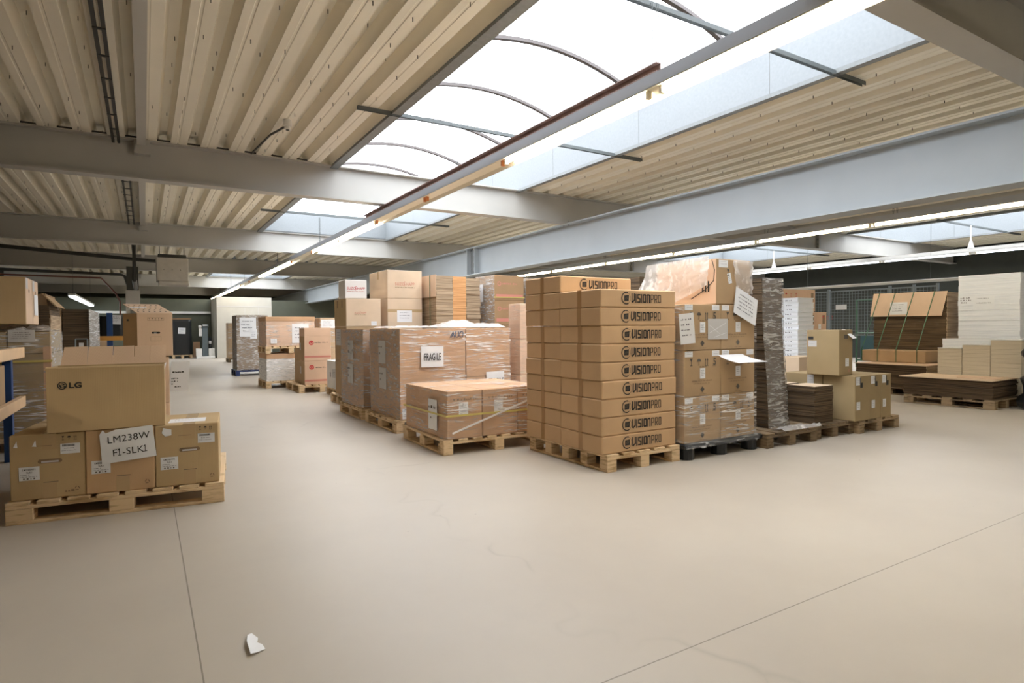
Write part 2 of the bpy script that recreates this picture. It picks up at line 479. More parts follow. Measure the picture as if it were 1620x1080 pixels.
def rect(b, F, u0, u1, v0, v1, mat, k=1.0):
    b.poly([F.p(u0, v0, k), F.p(u1, v0, k), F.p(u1, v1, k), F.p(u0, v1, k)], mat)
def stroke(b, F, pts, w, mat, k=2.0, ext=True):
    for (x0, y0), (x1, y1) in zip(pts[:-1], pts[1:]):
        l = math.hypot(x1 - x0, y1 - y0)
        if l < 1e-6: continue
        dx, dy = (x1 - x0) / l, (y1 - y0) / l
        e = w / 2 if ext else 0
        a0, b0, a1, b1 = x0 - dx * e, y0 - dy * e, x1 + dx * e, y1 + dy * e
        px, py = -dy * w / 2, dx * w / 2
        b.poly([F.p(a0 - px, b0 - py, k), F.p(a1 - px, b1 - py, k), F.p(a1 + px, b1 + py, k), F.p(a0 + px, b0 + py, k)], mat)
def disc(b, F, cu, cv, r, mat, k=1.0, n=20):
    b.poly([F.p(cu + r * math.cos(2 * math.pi * i / n), cv + r * math.sin(2 * math.pi * i / n), k) for i in range(n)], mat)
def ring(b, F, cu, cv, r, w, a0, a1, mat, k=2.0, n=24):
    for i in range(n):
        t0 = math.radians(a0 + (a1 - a0) * i / n); t1 = math.radians(a0 + (a1 - a0) * (i + 1) / n)
        q = [(r - w / 2, t0), (r + w / 2, t0), (r + w / 2, t1), (r - w / 2, t1)]
        b.poly([F.p(cu + rr * math.cos(t), cv + rr * math.sin(t), k) for rr, t in q], mat)
_TXT = {}
def text(b, F, s, u, v, h, mat, bold=0.0, k=2.0, sx=1.0, align='LEFT'):
    key = (s, bold, align)
    if key not in _TXT:
        c = bpy.data.curves.new('t', 'FONT'); c.body = s; c.size = 1.0; c.offset = bold; c.align_x = align
        c.resolution_u = 3; c.space_character = 1.05
        ob = bpy.data.objects.new('t', c)
        me = bpy.data.meshes.new_from_object(ob)
        _TXT[key] = ([(p.co.x, p.co.y) for p in me.vertices], [tuple(p.vertices) for p in me.polygons])
        bpy.data.objects.remove(ob); bpy.data.curves.remove(c); bpy.data.meshes.remove(me)
    vs, fs = _TXT[key]
    n = len(b.v); g = h / 0.70
    b.v += [tuple(F.p(u + x * g * sx, v + y * g, k)) for x, y in vs]
    mi = b.mi(mat)
    for f in fs:
        b.f.append(tuple(n + i for i in f)); b.m.append(mi)
def scribble(b, F, u0, u1, v, h, mat, seed=1, k=2.0):      # print too small to read in the photograph
    r = random.Random(seed); x = u0
    while x < u1:
        w = h * r.uniform(0.4, 1.1)
        rect(b, F, x, min(u1, x + w), v, v + h * r.uniform(0.55, 1.0), mat, k)
        x += w + h * (0.35 if r.random() < 0.75 else 1.1)
def sheet(b, F, u0, u1, v0, v1, seed=1, big=None, mat='paper', ink='paper_ink', lines=4):
    rect(b, F, u0, u1, v0, v1, mat, 1.0)
    h = (v1 - v0); w = u1 - u0
    for i in range(lines):
        vv = v1 - h * (0.22 + 0.68 * i / max(1, lines))
        r = random.Random(seed * 31 + i)
        scribble(b, F, u0 + w * (0.1 + 0.1 * r.random()), u1 - w * (0.1 + 0.25 * r.random()), vv, h * 0.055, ink, seed * 7 + i)
def icons(b, F, u, v, h, mat, which='GUAS', gap=1.9):
    for i, c in enumerate(which):
        x = u + i * h * gap
        if c == 'G':
            b.poly([F.p(x - .28 * h, v + h, 2), F.p(x, v + .45 * h, 2), F.p(x + .28 * h, v + h, 2)], mat)
            stroke(b, F, [(x, v + .5 * h), (x, v)], .09 * h, mat); stroke(b, F, [(x - .2 * h, v), (x + .2 * h, v)], .09 * h, mat)
        elif c == 'U':
            b.poly([F.p(x + .42 * h * math.cos(math.pi * j / 8), v + .55 * h + .42 * h * math.sin(math.pi * j / 8), 2) for j in range(9)], mat)
            stroke(b, F, [(x, v + .6 * h), (x, v + .05 * h), (x - .15 * h, v + .05 * h)], .07 * h, mat)
        elif c == 'A':
            for dx in (-.2 * h, .2 * h):
                stroke(b, F, [(x + dx, v), (x + dx, v + .8 * h)], .09 * h, mat)
                b.poly([F.p(x + dx - .14 * h, v + .7 * h, 2), F.p(x + dx + .14 * h, v + .7 * h, 2), F.p(x + dx, v + h, 2)], mat)
            stroke(b, F, [(x - .35 * h, v - .08 * h), (x + .35 * h, v - .08 * h)], .06 * h, mat)
        elif c == '5':
            text(b, F, '5', x - .25 * h, v, h, mat, 0.02)
            stroke(b, F, [(x - .3 * h, v - .1 * h), (x + .35 * h, v - .1 * h)], .06 * h, mat)
def recycle(b, F, u, v, r, mat):
    for j in range(3):
        a = math.radians(90 + 120 * j)
        q = math.radians(90 + 120 * (j + 1))
        p0 = (u + r * math.cos(a), v + r * math.sin(a)); p1 = (u + r * math.cos(q), v + r * math.sin(q))
        stroke(b, F, [(p0[0] * .8 + p1[0] * .2, p0[1] * .8 + p1[1] * .2), (p0[0] * .3 + p1[0] * .7, p0[1] * .3 + p1[1] * .7)], r * .28, mat, ext=False)

def carton(name, label, x0, x1, y0, y1, z0, z1, mat='card_tan', rot=0.0, group=None, tape=None, seams='front', tmat='tape', bev=0.005, cat='carton'):
    w, d, h = x1 - x0, y1 - y0, z1 - z0
    t = thing(name, label, cat, ((x0 + x1) / 2, (y0 + y1) / 2, z0), rot, group)
    b = MB(); b.cbox(-w / 2, w / 2, -d / 2, d / 2, 0, h, mat, bev)
    b.build('carton_body', t)
    if tape:
        b = MB(); e = 0.0012; tw = min(0.055, 0.2 * min(w, d))
        if tape == 'y':       # closing seam runs along y: tape folds over the front face
            b.box(-tw / 2, tw / 2, -d / 2 - e, d / 2 + e, h - 0.001, h + e, tmat)
            b.box(-tw / 2, tw / 2, -d / 2 - e, -d / 2 + 0.001, h * 0.0 + 0.002, h, tmat)
        elif tape == 'xs':    # short fold only
            b.box(-w / 2 - e, w / 2 + e, -tw / 2, tw / 2, h - 0.001, h + e, tmat)
            b.box(-w / 2 - e, -w / 2 + 0.001, -tw / 2, tw / 2, h * 0.72, h, tmat)
        else:                 # along x: folds over the side faces
            b.box(-w / 2 - e, w / 2 + e, -tw / 2, tw / 2, h - 0.001, h + e, tmat)
            b.box(-w / 2 - e, -w / 2 + 0.001, -tw / 2, tw / 2, 0.002, h, tmat)
        b.build('tape', t)
    return t, w, d, h

def pallet(label, cx, cy, w, d, h=0.144, rot=0.0, mat='pallet_wood', deck='y', n=7, blocks=(3, 3), name='wooden_pallet', group='wooden pallets on the floor', z=0.0, bottom=None, detail=True, bw=None):
    t = thing(name, label, 'pallet', (cx, cy, z), rot, group)
    k = h / 0.144; r = random.Random(int(cx * 100 + cy * 37))
    bt = bottom or deck
    td, ts, tb = 0.022 * k, 0.022 * k, 0.022 * k
    hb = h - td - ts - tb
    j = lambda a: a + r.uniform(-0.004, 0.004)
    items = []
    span, run = (w, d) if deck == 'y' else (d, w)
    bw = bw or min(0.125, span / n * 0.82)
    for i in range(n):
        c = -span / 2 + bw / 2 + (span - bw) * i / (n - 1)
        if deck == 'y': items.append(('deck_board', (c - bw / 2, c + bw / 2, -d / 2 + abs(j(0)), d / 2, h - td, h)))
        else: items.append(('deck_board', (-w / 2 + abs(j(0)), w / 2, c - bw / 2, c + bw / 2, h - td, h)))
    nx, ny = blocks
    bs = 0.10
    if deck == 'y':
        for i in range(ny):
            c = -d / 2 + bs / 2 + (d - bs) * i / (ny - 1)
            items.append(('stringer_board', (-w / 2, w / 2, c - bs / 2, c + bs / 2, h - td - ts, h - td - 0.0005)))
    else:
        for i in range(nx):
            c = -w / 2 + bs / 2 + (w - bs) * i / (nx - 1)
            items.append(('stringer_board', (c - bs / 2, c + bs / 2, -d / 2, d / 2, h - td - ts, h - td - 0.0005)))
    for i in range(nx):
        for q in range(ny):
            lx = 0.14 if (bt == 'x' and nx <= 3) else bs
            ly = 0.14 if (bt == 'y' and ny <= 3) else bs
            px = -w / 2 + lx / 2 + (w - lx) * i / (nx - 1); py = -d / 2 + ly / 2 + (d - ly) * q / (ny - 1)
            items.append(('block', (px - lx / 2, px + lx / 2, py - ly / 2, py + ly / 2, tb, tb + hb - 0.0005)))
    if bt == 'x':
        for q in range(ny):
            c = -d / 2 + bs / 2 + (d - bs) * q / (ny - 1)
            items.append(('bottom_board', (-w / 2, w / 2, c - bs / 2, c + bs / 2, 0, tb - 0.0005)))
    else:
        for i in range(nx):
            c = -w / 2 + bs / 2 + (w - bs) * i / (nx - 1)
            items.append(('bottom_board', (c - bs / 2, c + bs / 2, -d / 2, d / 2, 0, tb - 0.0005)))
    if detail:
        for nm, bx in items:
            b = MB(); b.cbox(*bx, mat, 0.003)
            b.build(nm, t)
    else:
        for part in ('deck_board', 'block', 'bottom_board'):
            b = MB()
            for nm, bx in items:
                if nm == part or (part == 'deck_board' and nm == 'stringer_board'): b.box(*bx, mat)
            b.build({'deck_board': 'deck', 'block': 'blocks', 'bottom_board': 'runners'}[part], t)
    return t

def wrap(t, w, d, h, mat='stretch_film', z0=0.0, seed=1, amp=0.006, off=0.006, top=True, name='stretch_wrap', lean=(0, 0), sides='FLRB', step=0.09):
    """film shell that follows a box of size w x d x h centred on the thing's origin"""
    r = random.Random(seed); b = MB(); k = b.mi(mat)
    def grid(P0, U, V, Nn, nu, nv):
        st = len(b.v)
        for i in range(nv + 1):
            for q in range(nu + 1):
                a = q / nu; c = i / nv
                edge = q in (0, nu) or i in (0, nv)
                o = off + (0 if edge else r.uniform(0, amp))
                p = Vector(P0) + Vector(U) * a + Vector(V) * c + Vector(Nn) * o
                b.v.append(tuple(p))
        for i in range(nv):
            for q in range(nu):
                A = st + i * (nu + 1) + q
                b.f.append((A, A + 1, A + nu + 2, A + nu + 1)); b.m.append(k)
    H = h - z0; nz = max(3, int(H / step)); nw = max(3, int(w / step)); nd = max(3, int(d / step))
    o = off
    if 'F' in sides: grid((-w / 2 - o, -d / 2, z0), (w + 2 * o, 0, 0), (0, 0, H), (0, -1, 0), nw, nz)
    if 'R' in sides: grid((w / 2, -d / 2 - o, z0), (0, d + 2 * o, 0), (0, 0, H), (1, 0, 0), nd, nz)
    if 'B' in sides: grid((w / 2 + o, d / 2, z0), (-w - 2 * o, 0, 0), (0, 0, H), (0, 1, 0), nw, nz)
    if 'L' in sides: grid((-w / 2, d / 2 + o, z0), (0, -d - 2 * o, 0), (0, 0, H), (-1, 0, 0), nd, nz)
    if top: grid((-w / 2 - o, -d / 2 - o, h - off * 0.2), (w + 2 * o, 0, 0), (0, d + 2 * o, 0), (0, 0, 1), nw, nd)
    return b.build(name, t, smooth=True)

def slabs(b, x0, x1, y0, y1, z0, z1, n, mat, jit=0.006, seed=3, top=None):   # piled flat sheets, each bundle slightly out of line
    r = random.Random(seed); zz = z0; e = (z1 - z0) / n
    for i in range(n):
        dx, dy = r.uniform(-jit, jit), r.uniform(-jit, jit)
        b.box(x0 + dx, x1 + dx, y0 + dy, y1 + dy, zz, zz + e - 0.0015, mat, top=top if i == n - 1 else None)
        zz += e
ORD = ['lowest', 'second', 'third', 'fourth', 'fifth', 'sixth', 'seventh', 'eighth', 'ninth', 'tenth']
# ------------------------------------------------------------------ the building
def struct(name, b, loc=(0, 0, 0), smooth=False):
    return tag(b.build(name, None, loc, smooth), kind='structure')
Y0, Y1, X0, X1 = -6.0, 45.0, -4.75, 22.6
b = MB(); b.poly([(X0, Y0, 0), (X1, Y0, 0), (X1, Y1, 0), (X0, Y1, 0)], 'floor_coating'); struct('floor', b)
b = MB(); b.box(X0 - 0.2, X0, Y0, Y1, 0, 4.3, 'wall_side'); struct('wall_left', b)  # unseen wall, set close in and dark to cut bounced light
b = MB(); b.box(X1, X1 + 0.2, Y0, Y1, 0, 4.3, 'wall_side'); struct('wall_right', b)
b = MB(); b.box(X0, X1, Y1, Y1 + 0.2, 0, 4.3, 'wall_dark'); struct('wall_back', b)
b = MB(); b.box(X0, X1, Y0 - 0.2, Y0, 0, 4.3, 'wall_side'); struct('wall_front', b)
# partition across the hall and the pale boxed-in room beside the girder
b = MB(); b.box(X0, 2.64, 30.9, 31.02, 0, 2.62, 'wall_dark'); struct('wall_partition', b)
b = MB(); b.box(2.65, 4.85, 28.45, 31.0, 0, 2.62, 'wall_white')
for xx in (3.2, 3.75, 4.3): b.box(xx - .006, xx + .006, 28.444, 28.45, 0, 2.2, 'paper_grey')
b.box(2.65, 4.85, 28.442, 28.45, 2.2, 2.23, 'paper_grey'); struct('wall_room', b)
b = MB(); b.box(4.9, X1, 31.0, 31.12, 0, 2.62, 'wall_dark'); struct('wall_partition_right', b)

# profiled roof sheets with the roof-light openings left out
P, ZL, ZH = 0.352, 3.69, 3.825
def sheet_region(b, xa, xb, ya, yb, phase):
    k0 = int(math.floor((xa - phase) / P)) - 1; pts = []
    for i in range(k0, int((xb - phase) / P) + 2):
        c = phase + i * P
        for dx, z in ((-.095, ZL), (-.03, ZL), (-.024, ZL + .005), (-.006, ZL + .005), (0, ZL), (.06, ZL), (.095, ZL), (.133, ZH), (.175, ZH), (P - .133, ZH)):
            x = c + dx
            if xa <= x <= xb: pts.append((x, z))
    pts = [(xa, pts[0][1])] + pts + [(xb, pts[-1][1])]
    n = len(b.v); k = b.mi('roof_sheet')
    for x, z in pts: b.v += [(x, ya, z), (x, yb, z)]
    for i in range(len(pts) - 1):
        b.f.append((n + 2 * i, n + 2 * i + 1, n + 2 * i + 3, n + 2 * i + 2)); b.m.append(k)
bays = list(zip([Y0] + BEAM_Y[1:], BEAM_Y[1:] + [Y1]))
b = MB()
for ya, yb in bays:
    lit = any(s[0] - .01 <= ya and yb <= s[1] + .01 for s in SKY_BAYS)
    if lit:
        lo = max(ya, BEAM_Y[0])
        sheet_region(b, X0, 2.47, ya, yb, -.613)
        sheet_region(b, 5.88, 16.30, ya, yb, 6.208)
        sheet_region(b, 19.90, X1, ya, yb, 6.208)
        if ya < lo - .01:
            sheet_region(b, 2.47, 5.88, ya, lo, -.613); sheet_region(b, 16.30, 19.90, ya, lo, 6.208)
    else:
        sheet_region(b, X0, X1, ya, yb, -.613)
rs = random.Random(5)
for i in range(-5, 9):                              # screw tips along the ribs
    for q in range(24):
        y = 2.4 + q * 0.55 + rs.uniform(-.1, .1); dx = rs.choice((-.03, .03, .19))
        x = -.613 + P * i + dx
        if x < 2.4: b.box(x - .003, x + .003, y - .003, y + .003, (ZL if abs(dx) < .1 else ZH) - .035, ZL + .01 if abs(dx) < .1 else ZH, 'roof_screw')
for i in range(8):
    for q in range(10):
        y = 2.6 + q * 0.66; x = 6.208 + P * i + .03
        b.box(x - .003, x + .003, y - .003, y + .003, ZL - .03, ZL + .01, 'roof_screw')
struct('ceiling', b)
b = MB()
for ya, yb in bays:                                 # roof build-up over the sheets (keeps daylight out of the ribs)
    lit = any(s[0] - .01 <= ya and yb <= s[1] + .01 for s in SKY_BAYS)
    zz = (ZH + .005, ZH + .12)
    if lit:
        b.box(X0, 2.47, ya, yb, *zz, 'wall_side'); b.box(5.88, 16.30, ya, yb, *zz, 'wall_side'); b.box(19.90, X1, ya, yb, *zz, 'wall_side')
        if ya < BEAM_Y[0]:
            b.box(2.47, 5.88, ya, BEAM_Y[0], *zz, 'wall_side'); b.box(16.30, 19.90, ya, BEAM_Y[0], *zz, 'wall_side')
    else: b.box(X0, X1, ya, yb, *zz, 'wall_side')
struct('ceiling_insulation', b)

# steel frame
def ibeam(b, ax, c, a0, a1, z0, z1, fw, tf, tw, mat):
    for (u0, u1, w0, w1) in ((c - fw / 2, c + fw / 2, z0, z0 + tf), (c - fw / 2, c + fw / 2, z1 - tf, z1), (c - tw / 2, c + tw / 2, z0 + tf, z1 - tf)):
        if ax == 'x': b.box(a0, a1, u0, u1, w0, w1, mat)
        else: b.box(u0, u1, a0, a1, w0, w1, mat)
for i, y in enumerate(BEAM_Y[1:]):
    b = MB(); ibeam(b, 'x', y, X0, X1, 3.18, 3.688, 0.21, 0.02, 0.012, 'steel_paint')
    for xc in (6.93, 7.11):
        for yy in (-.07, .07): b.tube([(xc, y + yy, 3.14), (xc, y + yy, 3.225)], .011, 'zinc', 6)
    b.box(0.02 - .09, 0.02 + .09, y - .115, y + .115, 3.50, 3.686, 'steel_paint')
    if i < 3:                                       # bolted splice in the right-hand bay
        b.box(15.0, 15.03, y - .105, y + .105, 3.2, 3.67, 'steel_paint'); b.box(15.03, 15.06, y - .105, y + .105, 3.2, 3.67, 'zinc')
        for zz in (3.3, 3.43, 3.56): b.box(14.97, 15.0, y - .08, y - .05, zz, zz + .03, 'zinc')
    struct('ceiling_beam', b)
b = MB(); ibeam(b, 'y', 7.02, Y0, Y1, 2.50, 3.178, 0.30, 0.024, 0.014, 'steel_sky_tinted')
b.box(6.873, 7.014, 13.40, 13.43, 2.524, 3.154, 'steel_sky_tinted'); b.box(6.873, 7.014, 13.0, 13.02, 2.524, 3.154, 'steel_sky_tinted')
b.box(6.99, 7.013, 13.02, 13.40, 2.55, 3.13, 'zinc_dark')
for zz in (2.66, 2.84, 3.02): b.box(6.97, 6.99, 13.16, 13.26, zz - .03, zz + .03, 'zinc')
struct('ceiling_girder', b)
for ya, yb in bays[1:4]:
    for xc in (0.015, 14.0):
        b = MB(); b.box(xc - .05, xc + .05, ya + .115, yb - .115, 3.61, 3.70, 'steel_paint'); struct('ceiling_purlin', b)

# roof lights: zinc upstands, arched bars and milky sheets
def rooflight(xa, xb, ya, yb, n):
    b = MB(); ya += .12; yb -= .12
    for (p0, p1, q0, q1) in ((xa - .05, xa, ya - .05, yb + .05), (xb, xb + .05, ya - .05, yb + .05), (xa, xb, ya - .05, ya), (xa, xb, yb, yb + .05)):
        b.box(p0, p1, q0, q1, 3.70, 4.25, 'zinc')
    b.box(xa - .115, xa, ya - .12, yb + .12, 3.655, 3.70, 'zinc_dark'); b.box(xb, xb + .085, ya - .12, yb + .12, 3.655, 3.70, 'zinc_dark')
    b.box(xa, xb, ya - .12, ya, 3.688, 3.71, 'zinc_dark'); b.box(xa, xb, yb, yb + .12, 3.688, 3.71, 'zinc_dark')
    for q in range(1, 7): b.box(xb - .002, xb, ya + (yb - ya) * q / 7 - .004, ya + (yb - ya) * q / 7 + .004, 3.70, 4.22, 'zinc_dark')
    fr = struct('window_%d' % n, b)
    hw = (xb - xa) / 2; rise = 0.38; R = (hw * hw + rise * rise) / (2 * rise); cx = (xa + xb) / 2; cz = 4.25 + rise - R; am = math.asin(hw / R)
    arc = lambda t, rr=R: (cx + rr * math.sin(am * t), cz + rr * math.cos(am * t))
    y = ya + .89 - .03
    for q in range(int((yb - ya - .9) / 1.54) + 1):
        b = MB(); k = b.mi('arch_bar'); m = 16
        for i in range(m + 1):
            t = -1 + 2 * i / m
            for rr in (R - .045, R - .004):
                x, z = arc(t, rr)
                for dy in (-.028, .028): b.v.append((x, y + dy, z))
        for i in range(m):
            a = i * 4
            for q4 in ((a, a + 1, a + 5, a + 4), (a + 2, a + 6, a + 7, a + 3), (a, a + 4, a + 6, a + 2), (a + 1, a + 3, a + 7, a + 5)):
                b.f.append(q4); b.m.append(k)
        b.build('glazing_bar', fr); y += 1.54
    b = MB(); k = b.mi('rooflight_sheet'); m = 24
    for i in range(m + 1):
        x, z = arc(-1 + 2 * i / m); b.v += [(x, ya - .05, z), (x, yb + .05, z)]
    for i in range(m): b.f.append((2 * i, 2 * i + 1, 2 * i + 3, 2 * i + 2)); b.m.append(k)
    for y in (ya - .05, yb + .05):                  # end tympanum
        st = len(b.v); b.v += [(arc(-1 + 2 * i / m)[0], y, arc(-1 + 2 * i / m)[1]) for i in range(m + 1)]
        b.f.append(tuple(range(st, st + m + 1))); b.m.append(k)
    b.build('glazing_sheet', fr, smooth=False)
n = 1
for (ya, yb) in SKY_BAYS:
    for (xa, xb) in SKY_X:
        rooflight(xa, xb, ya, yb, n); n += 1

# ------------------------------------------------------------------ luminaires on trunking
def chain(b, x, y, z0, z1, r=0.011):
    z = z0; q = 0
    while z < z1:
        e = min(0.05, z1 - z)
        if q % 2 == 0:
            b.box(x - r, x - r + .004, y - .002, y + .002, z, z + e, 'strut_steel'); b.box(x + r - .004, x + r, y - .002, y + .002, z, z + e, 'strut_steel')
        else:
            b.box(x - .002, x + .002, y - r, y - r + .004, z, z + e, 'strut_steel'); b.box(x - .002, x + .002, y + r - .004, y + r, z, z + e, 'strut_steel')
        z += e * 0.82; q += 1
def trunking(label, x, y0, y1, zt, tubes, lit, side='cream', hang=(), cool=(), white=False, tx=-0.02):
    """zt: height of the tube axis; tubes: list of (ya, yb); lit: flags"""
    t = thing('fluorescent_light', label, 'light', (x, y0, zt))
    L_ = y1 - y0; fs = 'white_enamel' if white else 'fixture_side'
    b = MB(); b.box(-.045, .045, 0, L_, .075, .135, fs); b.box(-.06, .06, 0, L_, .035, .075, fs, top=None); b.build('trunking_rail', t)
    b = MB(); b.box(-.058, .085, 0, L_, .026, .034, 'fixture_cream' if not white else 'white_enamel')
    b.hexa([(.085, 0, .026), (.105, 0, -.012), (.105, L_, -.012), (.085, L_, .026)], [(.085, 0, .034), (.108, 0, -.010), (.108, L_, -.010), (.085, L_, .034)], 'fixture_cream' if not white else 'white_enamel')
    b.build('reflector', t)
    for i, (ya, yb) in enumerate(tubes):
        if lit[i]:
            b = MB(); b.tube([(tx, ya - y0 + .03, 0), (tx, yb - y0 - .03, 0)], .021, ('tube_soft' if white else 'tube_cool') if i in cool else 'tube_warm', 10)
            b.build('tube', t, smooth=False)
        for ye in (ya, yb):
            b = MB(); b.box(tx - .018, tx + .018, ye - y0 - .03 if ye == yb else ye - y0, ye - y0 if ye == yb else ye - y0 + .03, -.03, .027, 'holder_orange' if not lit[i] else 'fixture_cream'); b.build('lamp_holder', t)
    for (hx, hy, z1) in hang:
        for dy in (-.03, .03): b = MB(); chain(b, hx - x, hy - y0 + dy, .135, z1 - zt); b.build('chain', t)
    return t
tb1 = [(1.15, 3.25), (3.36, 5.48), (5.52, 7.55), (7.6, 9.6), (9.66, 11.8), (11.86, 14.0), (14.05, 16.3), (16.36, 18.8), (18.86, 21.4), (21.45, 23.6), (23.66, 26.0), (26.06, 29.0), (29.06, 32.0), (32.06, 35.0), (35.06, 38.0)]
t = trunking('long row of warm fluorescent tubes hanging under the large middle roof light', 3.30, -5.4, 38.2, 2.945, [(-5.35, -3.3), (-3.25, -1.15), (-1.1, 1.1)] + tb1,  # row continued behind the camera as added light for the carton fronts
         [1, 1, 1, 1, 1, 0, 0, 1, 1, 0, 1, 1, 0, 0, 1, 1, 1, 1], hang=((3.34, 3.37, 3.66), (3.34, 6.76, 3.66), (3.34, 9.9, 3.66), (3.34, 13.58, 3.66), (3.34, 18.5, 3.69), (3.34, 25.3, 3.69), (3.34, 29.5, 3.69), (3.34, 34, 3.69)))
b = MB(); b.box(-.006, .006, 0, 7.0, 0, .07, 'rust_channel'); b.box(-.045, -.006, 0, 7.0, .0, .008, 'rust_channel'); b.box(-.045, -.006, 0, 7.0, .062, .07, 'rust_channel')
b.build('carrier_channel', t, (.03, 8.70, .155))
trunking('row of lit tubes tucked below the bottom flange of the main girder', 10.55, -4.2, 19.5, 2.885,
         [(-4.1, -2.0), (-1.9, .2), (.26, 1.3), (1.35, 3.42), (3.47, 5.53), (5.58, 7.77), (7.82, 9.99), (10.04, 12.39), (12.44, 14.9), (14.95, 16.9), (16.95, 19.2)], [1] * 11, cool=(6,), hang=((10.55, 5.2, 3.69), (10.55, 7.6, 3.69), (10.55, 12.5, 3.69)))  # near end runs on behind the camera for added light
t = trunking('white cool-lit tube row on hangers in the right-hand bay, above the wire fence', 17.6, 2.5, 24.0, 2.96,
         [(2.6 + 2.15 * i, 4.65 + 2.15 * i) for i in range(9)], [1] * 9, white=True, cool=range(9))
for hy in (6.9, 12.4, 18.0):
    b = MB(); b.box(-.01, .01, hy - 2.5 - .012, hy - 2.5 + .012, .13, .70, 'white_enamel'); b.hexa([(-.05, hy - 2.56, .12), (.05, hy - 2.56, .12), (.05, hy - 2.44, .12), (-.05, hy - 2.44, .12)], [(-.012, hy - 2.52, .33), (.012, hy - 2.52, .33), (.012, hy - 2.48, .33), (-.012, hy - 2.48, .33)], 'white_enamel'); b.build('hanger', t)
trunking('added fill row of warm tubes over the low rack side, behind the viewpoint', -3.9, -5.4, 3.2, 2.945, [(-5.35 + 2.1 * i, -3.3 + 2.1 * i) for i in range(4)], [1] * 4)  # added lamp row, out of view, brightens the left-hand carton fronts
t = thing('fluorescent_light', 'single cool fluorescent batten hanging on thin wires in the dark left part', 'light', (-1.83, 22.2, 2.24))
b = MB(); b.box(-.09, .09, 0, 8.3, .03, .09, 'white_enamel'); b.build('batten_body', t)
for sx in (-.045, .045):
    b = MB(); b.tube([(sx, .1, 0), (sx, 8.1, 0)], .022, 'tube_cool', 8); b.build('tube', t)
for yy in (.5, 7.5):
    b = MB(); b.box(-.004, .004, yy, yy + .008, .09, 1.45, 'strut_steel'); b.build('wire', t)
# slotted channels across the roof lights
for (xa, xb, y, z, lab) in ((2.07, 6.33, 6.66, 3.645, 'slotted steel channel crossing the middle roof light near the first cross beam'),
                        (3.0, 6.33, 3.43, 3.645, 'slotted steel channel crossing the nearest part of the middle roof light'),
                        (2.09, 6.35, 13.3, 3.645, 'slotted steel channel crossing the second roof light along the hall'),
                        (16.0, 20.7, 6.95, 3.645, 'slotted channel crossing the right-hand roof light above the white tube row'),
                        (16.0, 20.7, 12.4, 3.645, 'slotted channel crossing the right-hand roof light beyond the cross beam')):
    b = MB(); L_ = xb - xa
    b.box(0, L_, -.02, -.017, 0, .04, 'strut_steel'); b.box(0, L_, .017, .02, 0, .04, 'strut_steel')
    q = 0.0
    while q < L_ - .03:
        b.box(q, q + .03, -.017, .017, .037, .04, 'strut_steel'); q += .055
    o = b.build('slotted_channel', None, (xa, y, z)); tag(o, lab, 'channel', 'slotted channels across the roof lights')

# services under the roof
b = MB()
for dx in (-.03, .03): b.box(dx - .015, dx + .015, 0, 7.1, 0, .03, 'cable_black')
for q in range(12): b.box(-.046, .046, .3 + q * .56, .33 + q * .56, -.006, .004, 'cable_black')
o = b.build('cable_ladder', None, (-.262, 2.15, 3.60)); tag(o, 'black cable ladder along the ribbed ceiling up to the first cross beam', 'cable tray')
b = MB()
for dx in (-.05, .05):
    b.box(dx - .014, dx + .014, 0, 6.6, 0, .03, 'cable_black')
for q in range(11): b.box(-.068, .068, .3 + q * .56, .33 + q * .56, -.006, .004, 'cable_black')
o = b.build('cable_ladder', None, (-.20, 9.55, 3.60)); tag(o, 'black cable ladder between the first and the second cross beam', 'cable tray')
t = thing('smoke_detector', 'round white smoke detector on the ribbed ceiling', 'smoke detector', (1.50, 7.55, 3.575))
b = MB(); b.tube([(0, 0, .04), (0, 0, .115)], .05, 'white_enamel', 16); b.build('mount', t)
b = MB(); b.tube([(0, 0, 0), (0, 0, .038)], .038, 'white_enamel', 16); b.tube([(0, 0, -.008), (0, 0, .002)], .02, 'cable_black', 12); b.build('sensor', t)
b = MB(); b.tube([(0, .05, .06), (-.1, .55, .075), (-.18, 1.55, .08)], .014, 'pipe_dark', 6); b.build('conduit', t)
b = MB(); b.tube([(-3.2, 9.235, 3.705), (2.3, 9.235, 3.705)], .012, 'cable_black', 6)
o = b.build('cable_conduit', None); tag(o, 'thin dark conduit along the top of the first cross beam', 'conduit')
b = MB(); b.tube([(-4.7, 23.0, 3.06), (-.6, 23.0, 3.00), (-.5, 23.0, 2.95), (-.40, 22.9, 2.62)], .045, 'pipe_dark', 8)
o = b.build('pipe', None); tag(o, 'thick dark pipe bending down near the pale column', 'pipe')
b = MB(); b.tube([(-4.7, 22.4, 2.86), (-1.1, 22.4, 2.83), (-.72, 22.3, 2.35), (-.62, 22.3, 2.1), (-.62, 22.3, 1.3)], .026, 'pipe_red', 8)
o = b.build('pipe', None); tag(o, 'thin red-brown pipe dropping beside the pale column', 'pipe')
b = MB(); b.tube([(-4.7, 20.0, 3.48), (-3.1, 20.0, 3.40), (-1.6, 20.0, 3.30), (-.1, 20.0, 3.20), (.6, 20.0, 3.17)], .05, 'pipe_dark', 8)
o = b.build('flexible_duct', None); tag(o, 'dark sagging hose running to the ceiling heater', 'hose')
b = MB(); b.tube([(-.2, 19.6, 3.65), (-.2, 19.6, 2.6), (-.2, 21.9, 2.5)], .06, 'pipe_dark', 8)
o = b.build('flue_pipe', None); tag(o, 'black vertical pipe between ceiling heater and pale column', 'pipe')
b = MB(); b.box(-4.4, 2.62, 30.80, 30.89, 1.95, 2.05, 'white_enamel')
o = b.build('cable_duct', None); tag(o, 'long white cable duct along the dark back partition', 'cable duct')
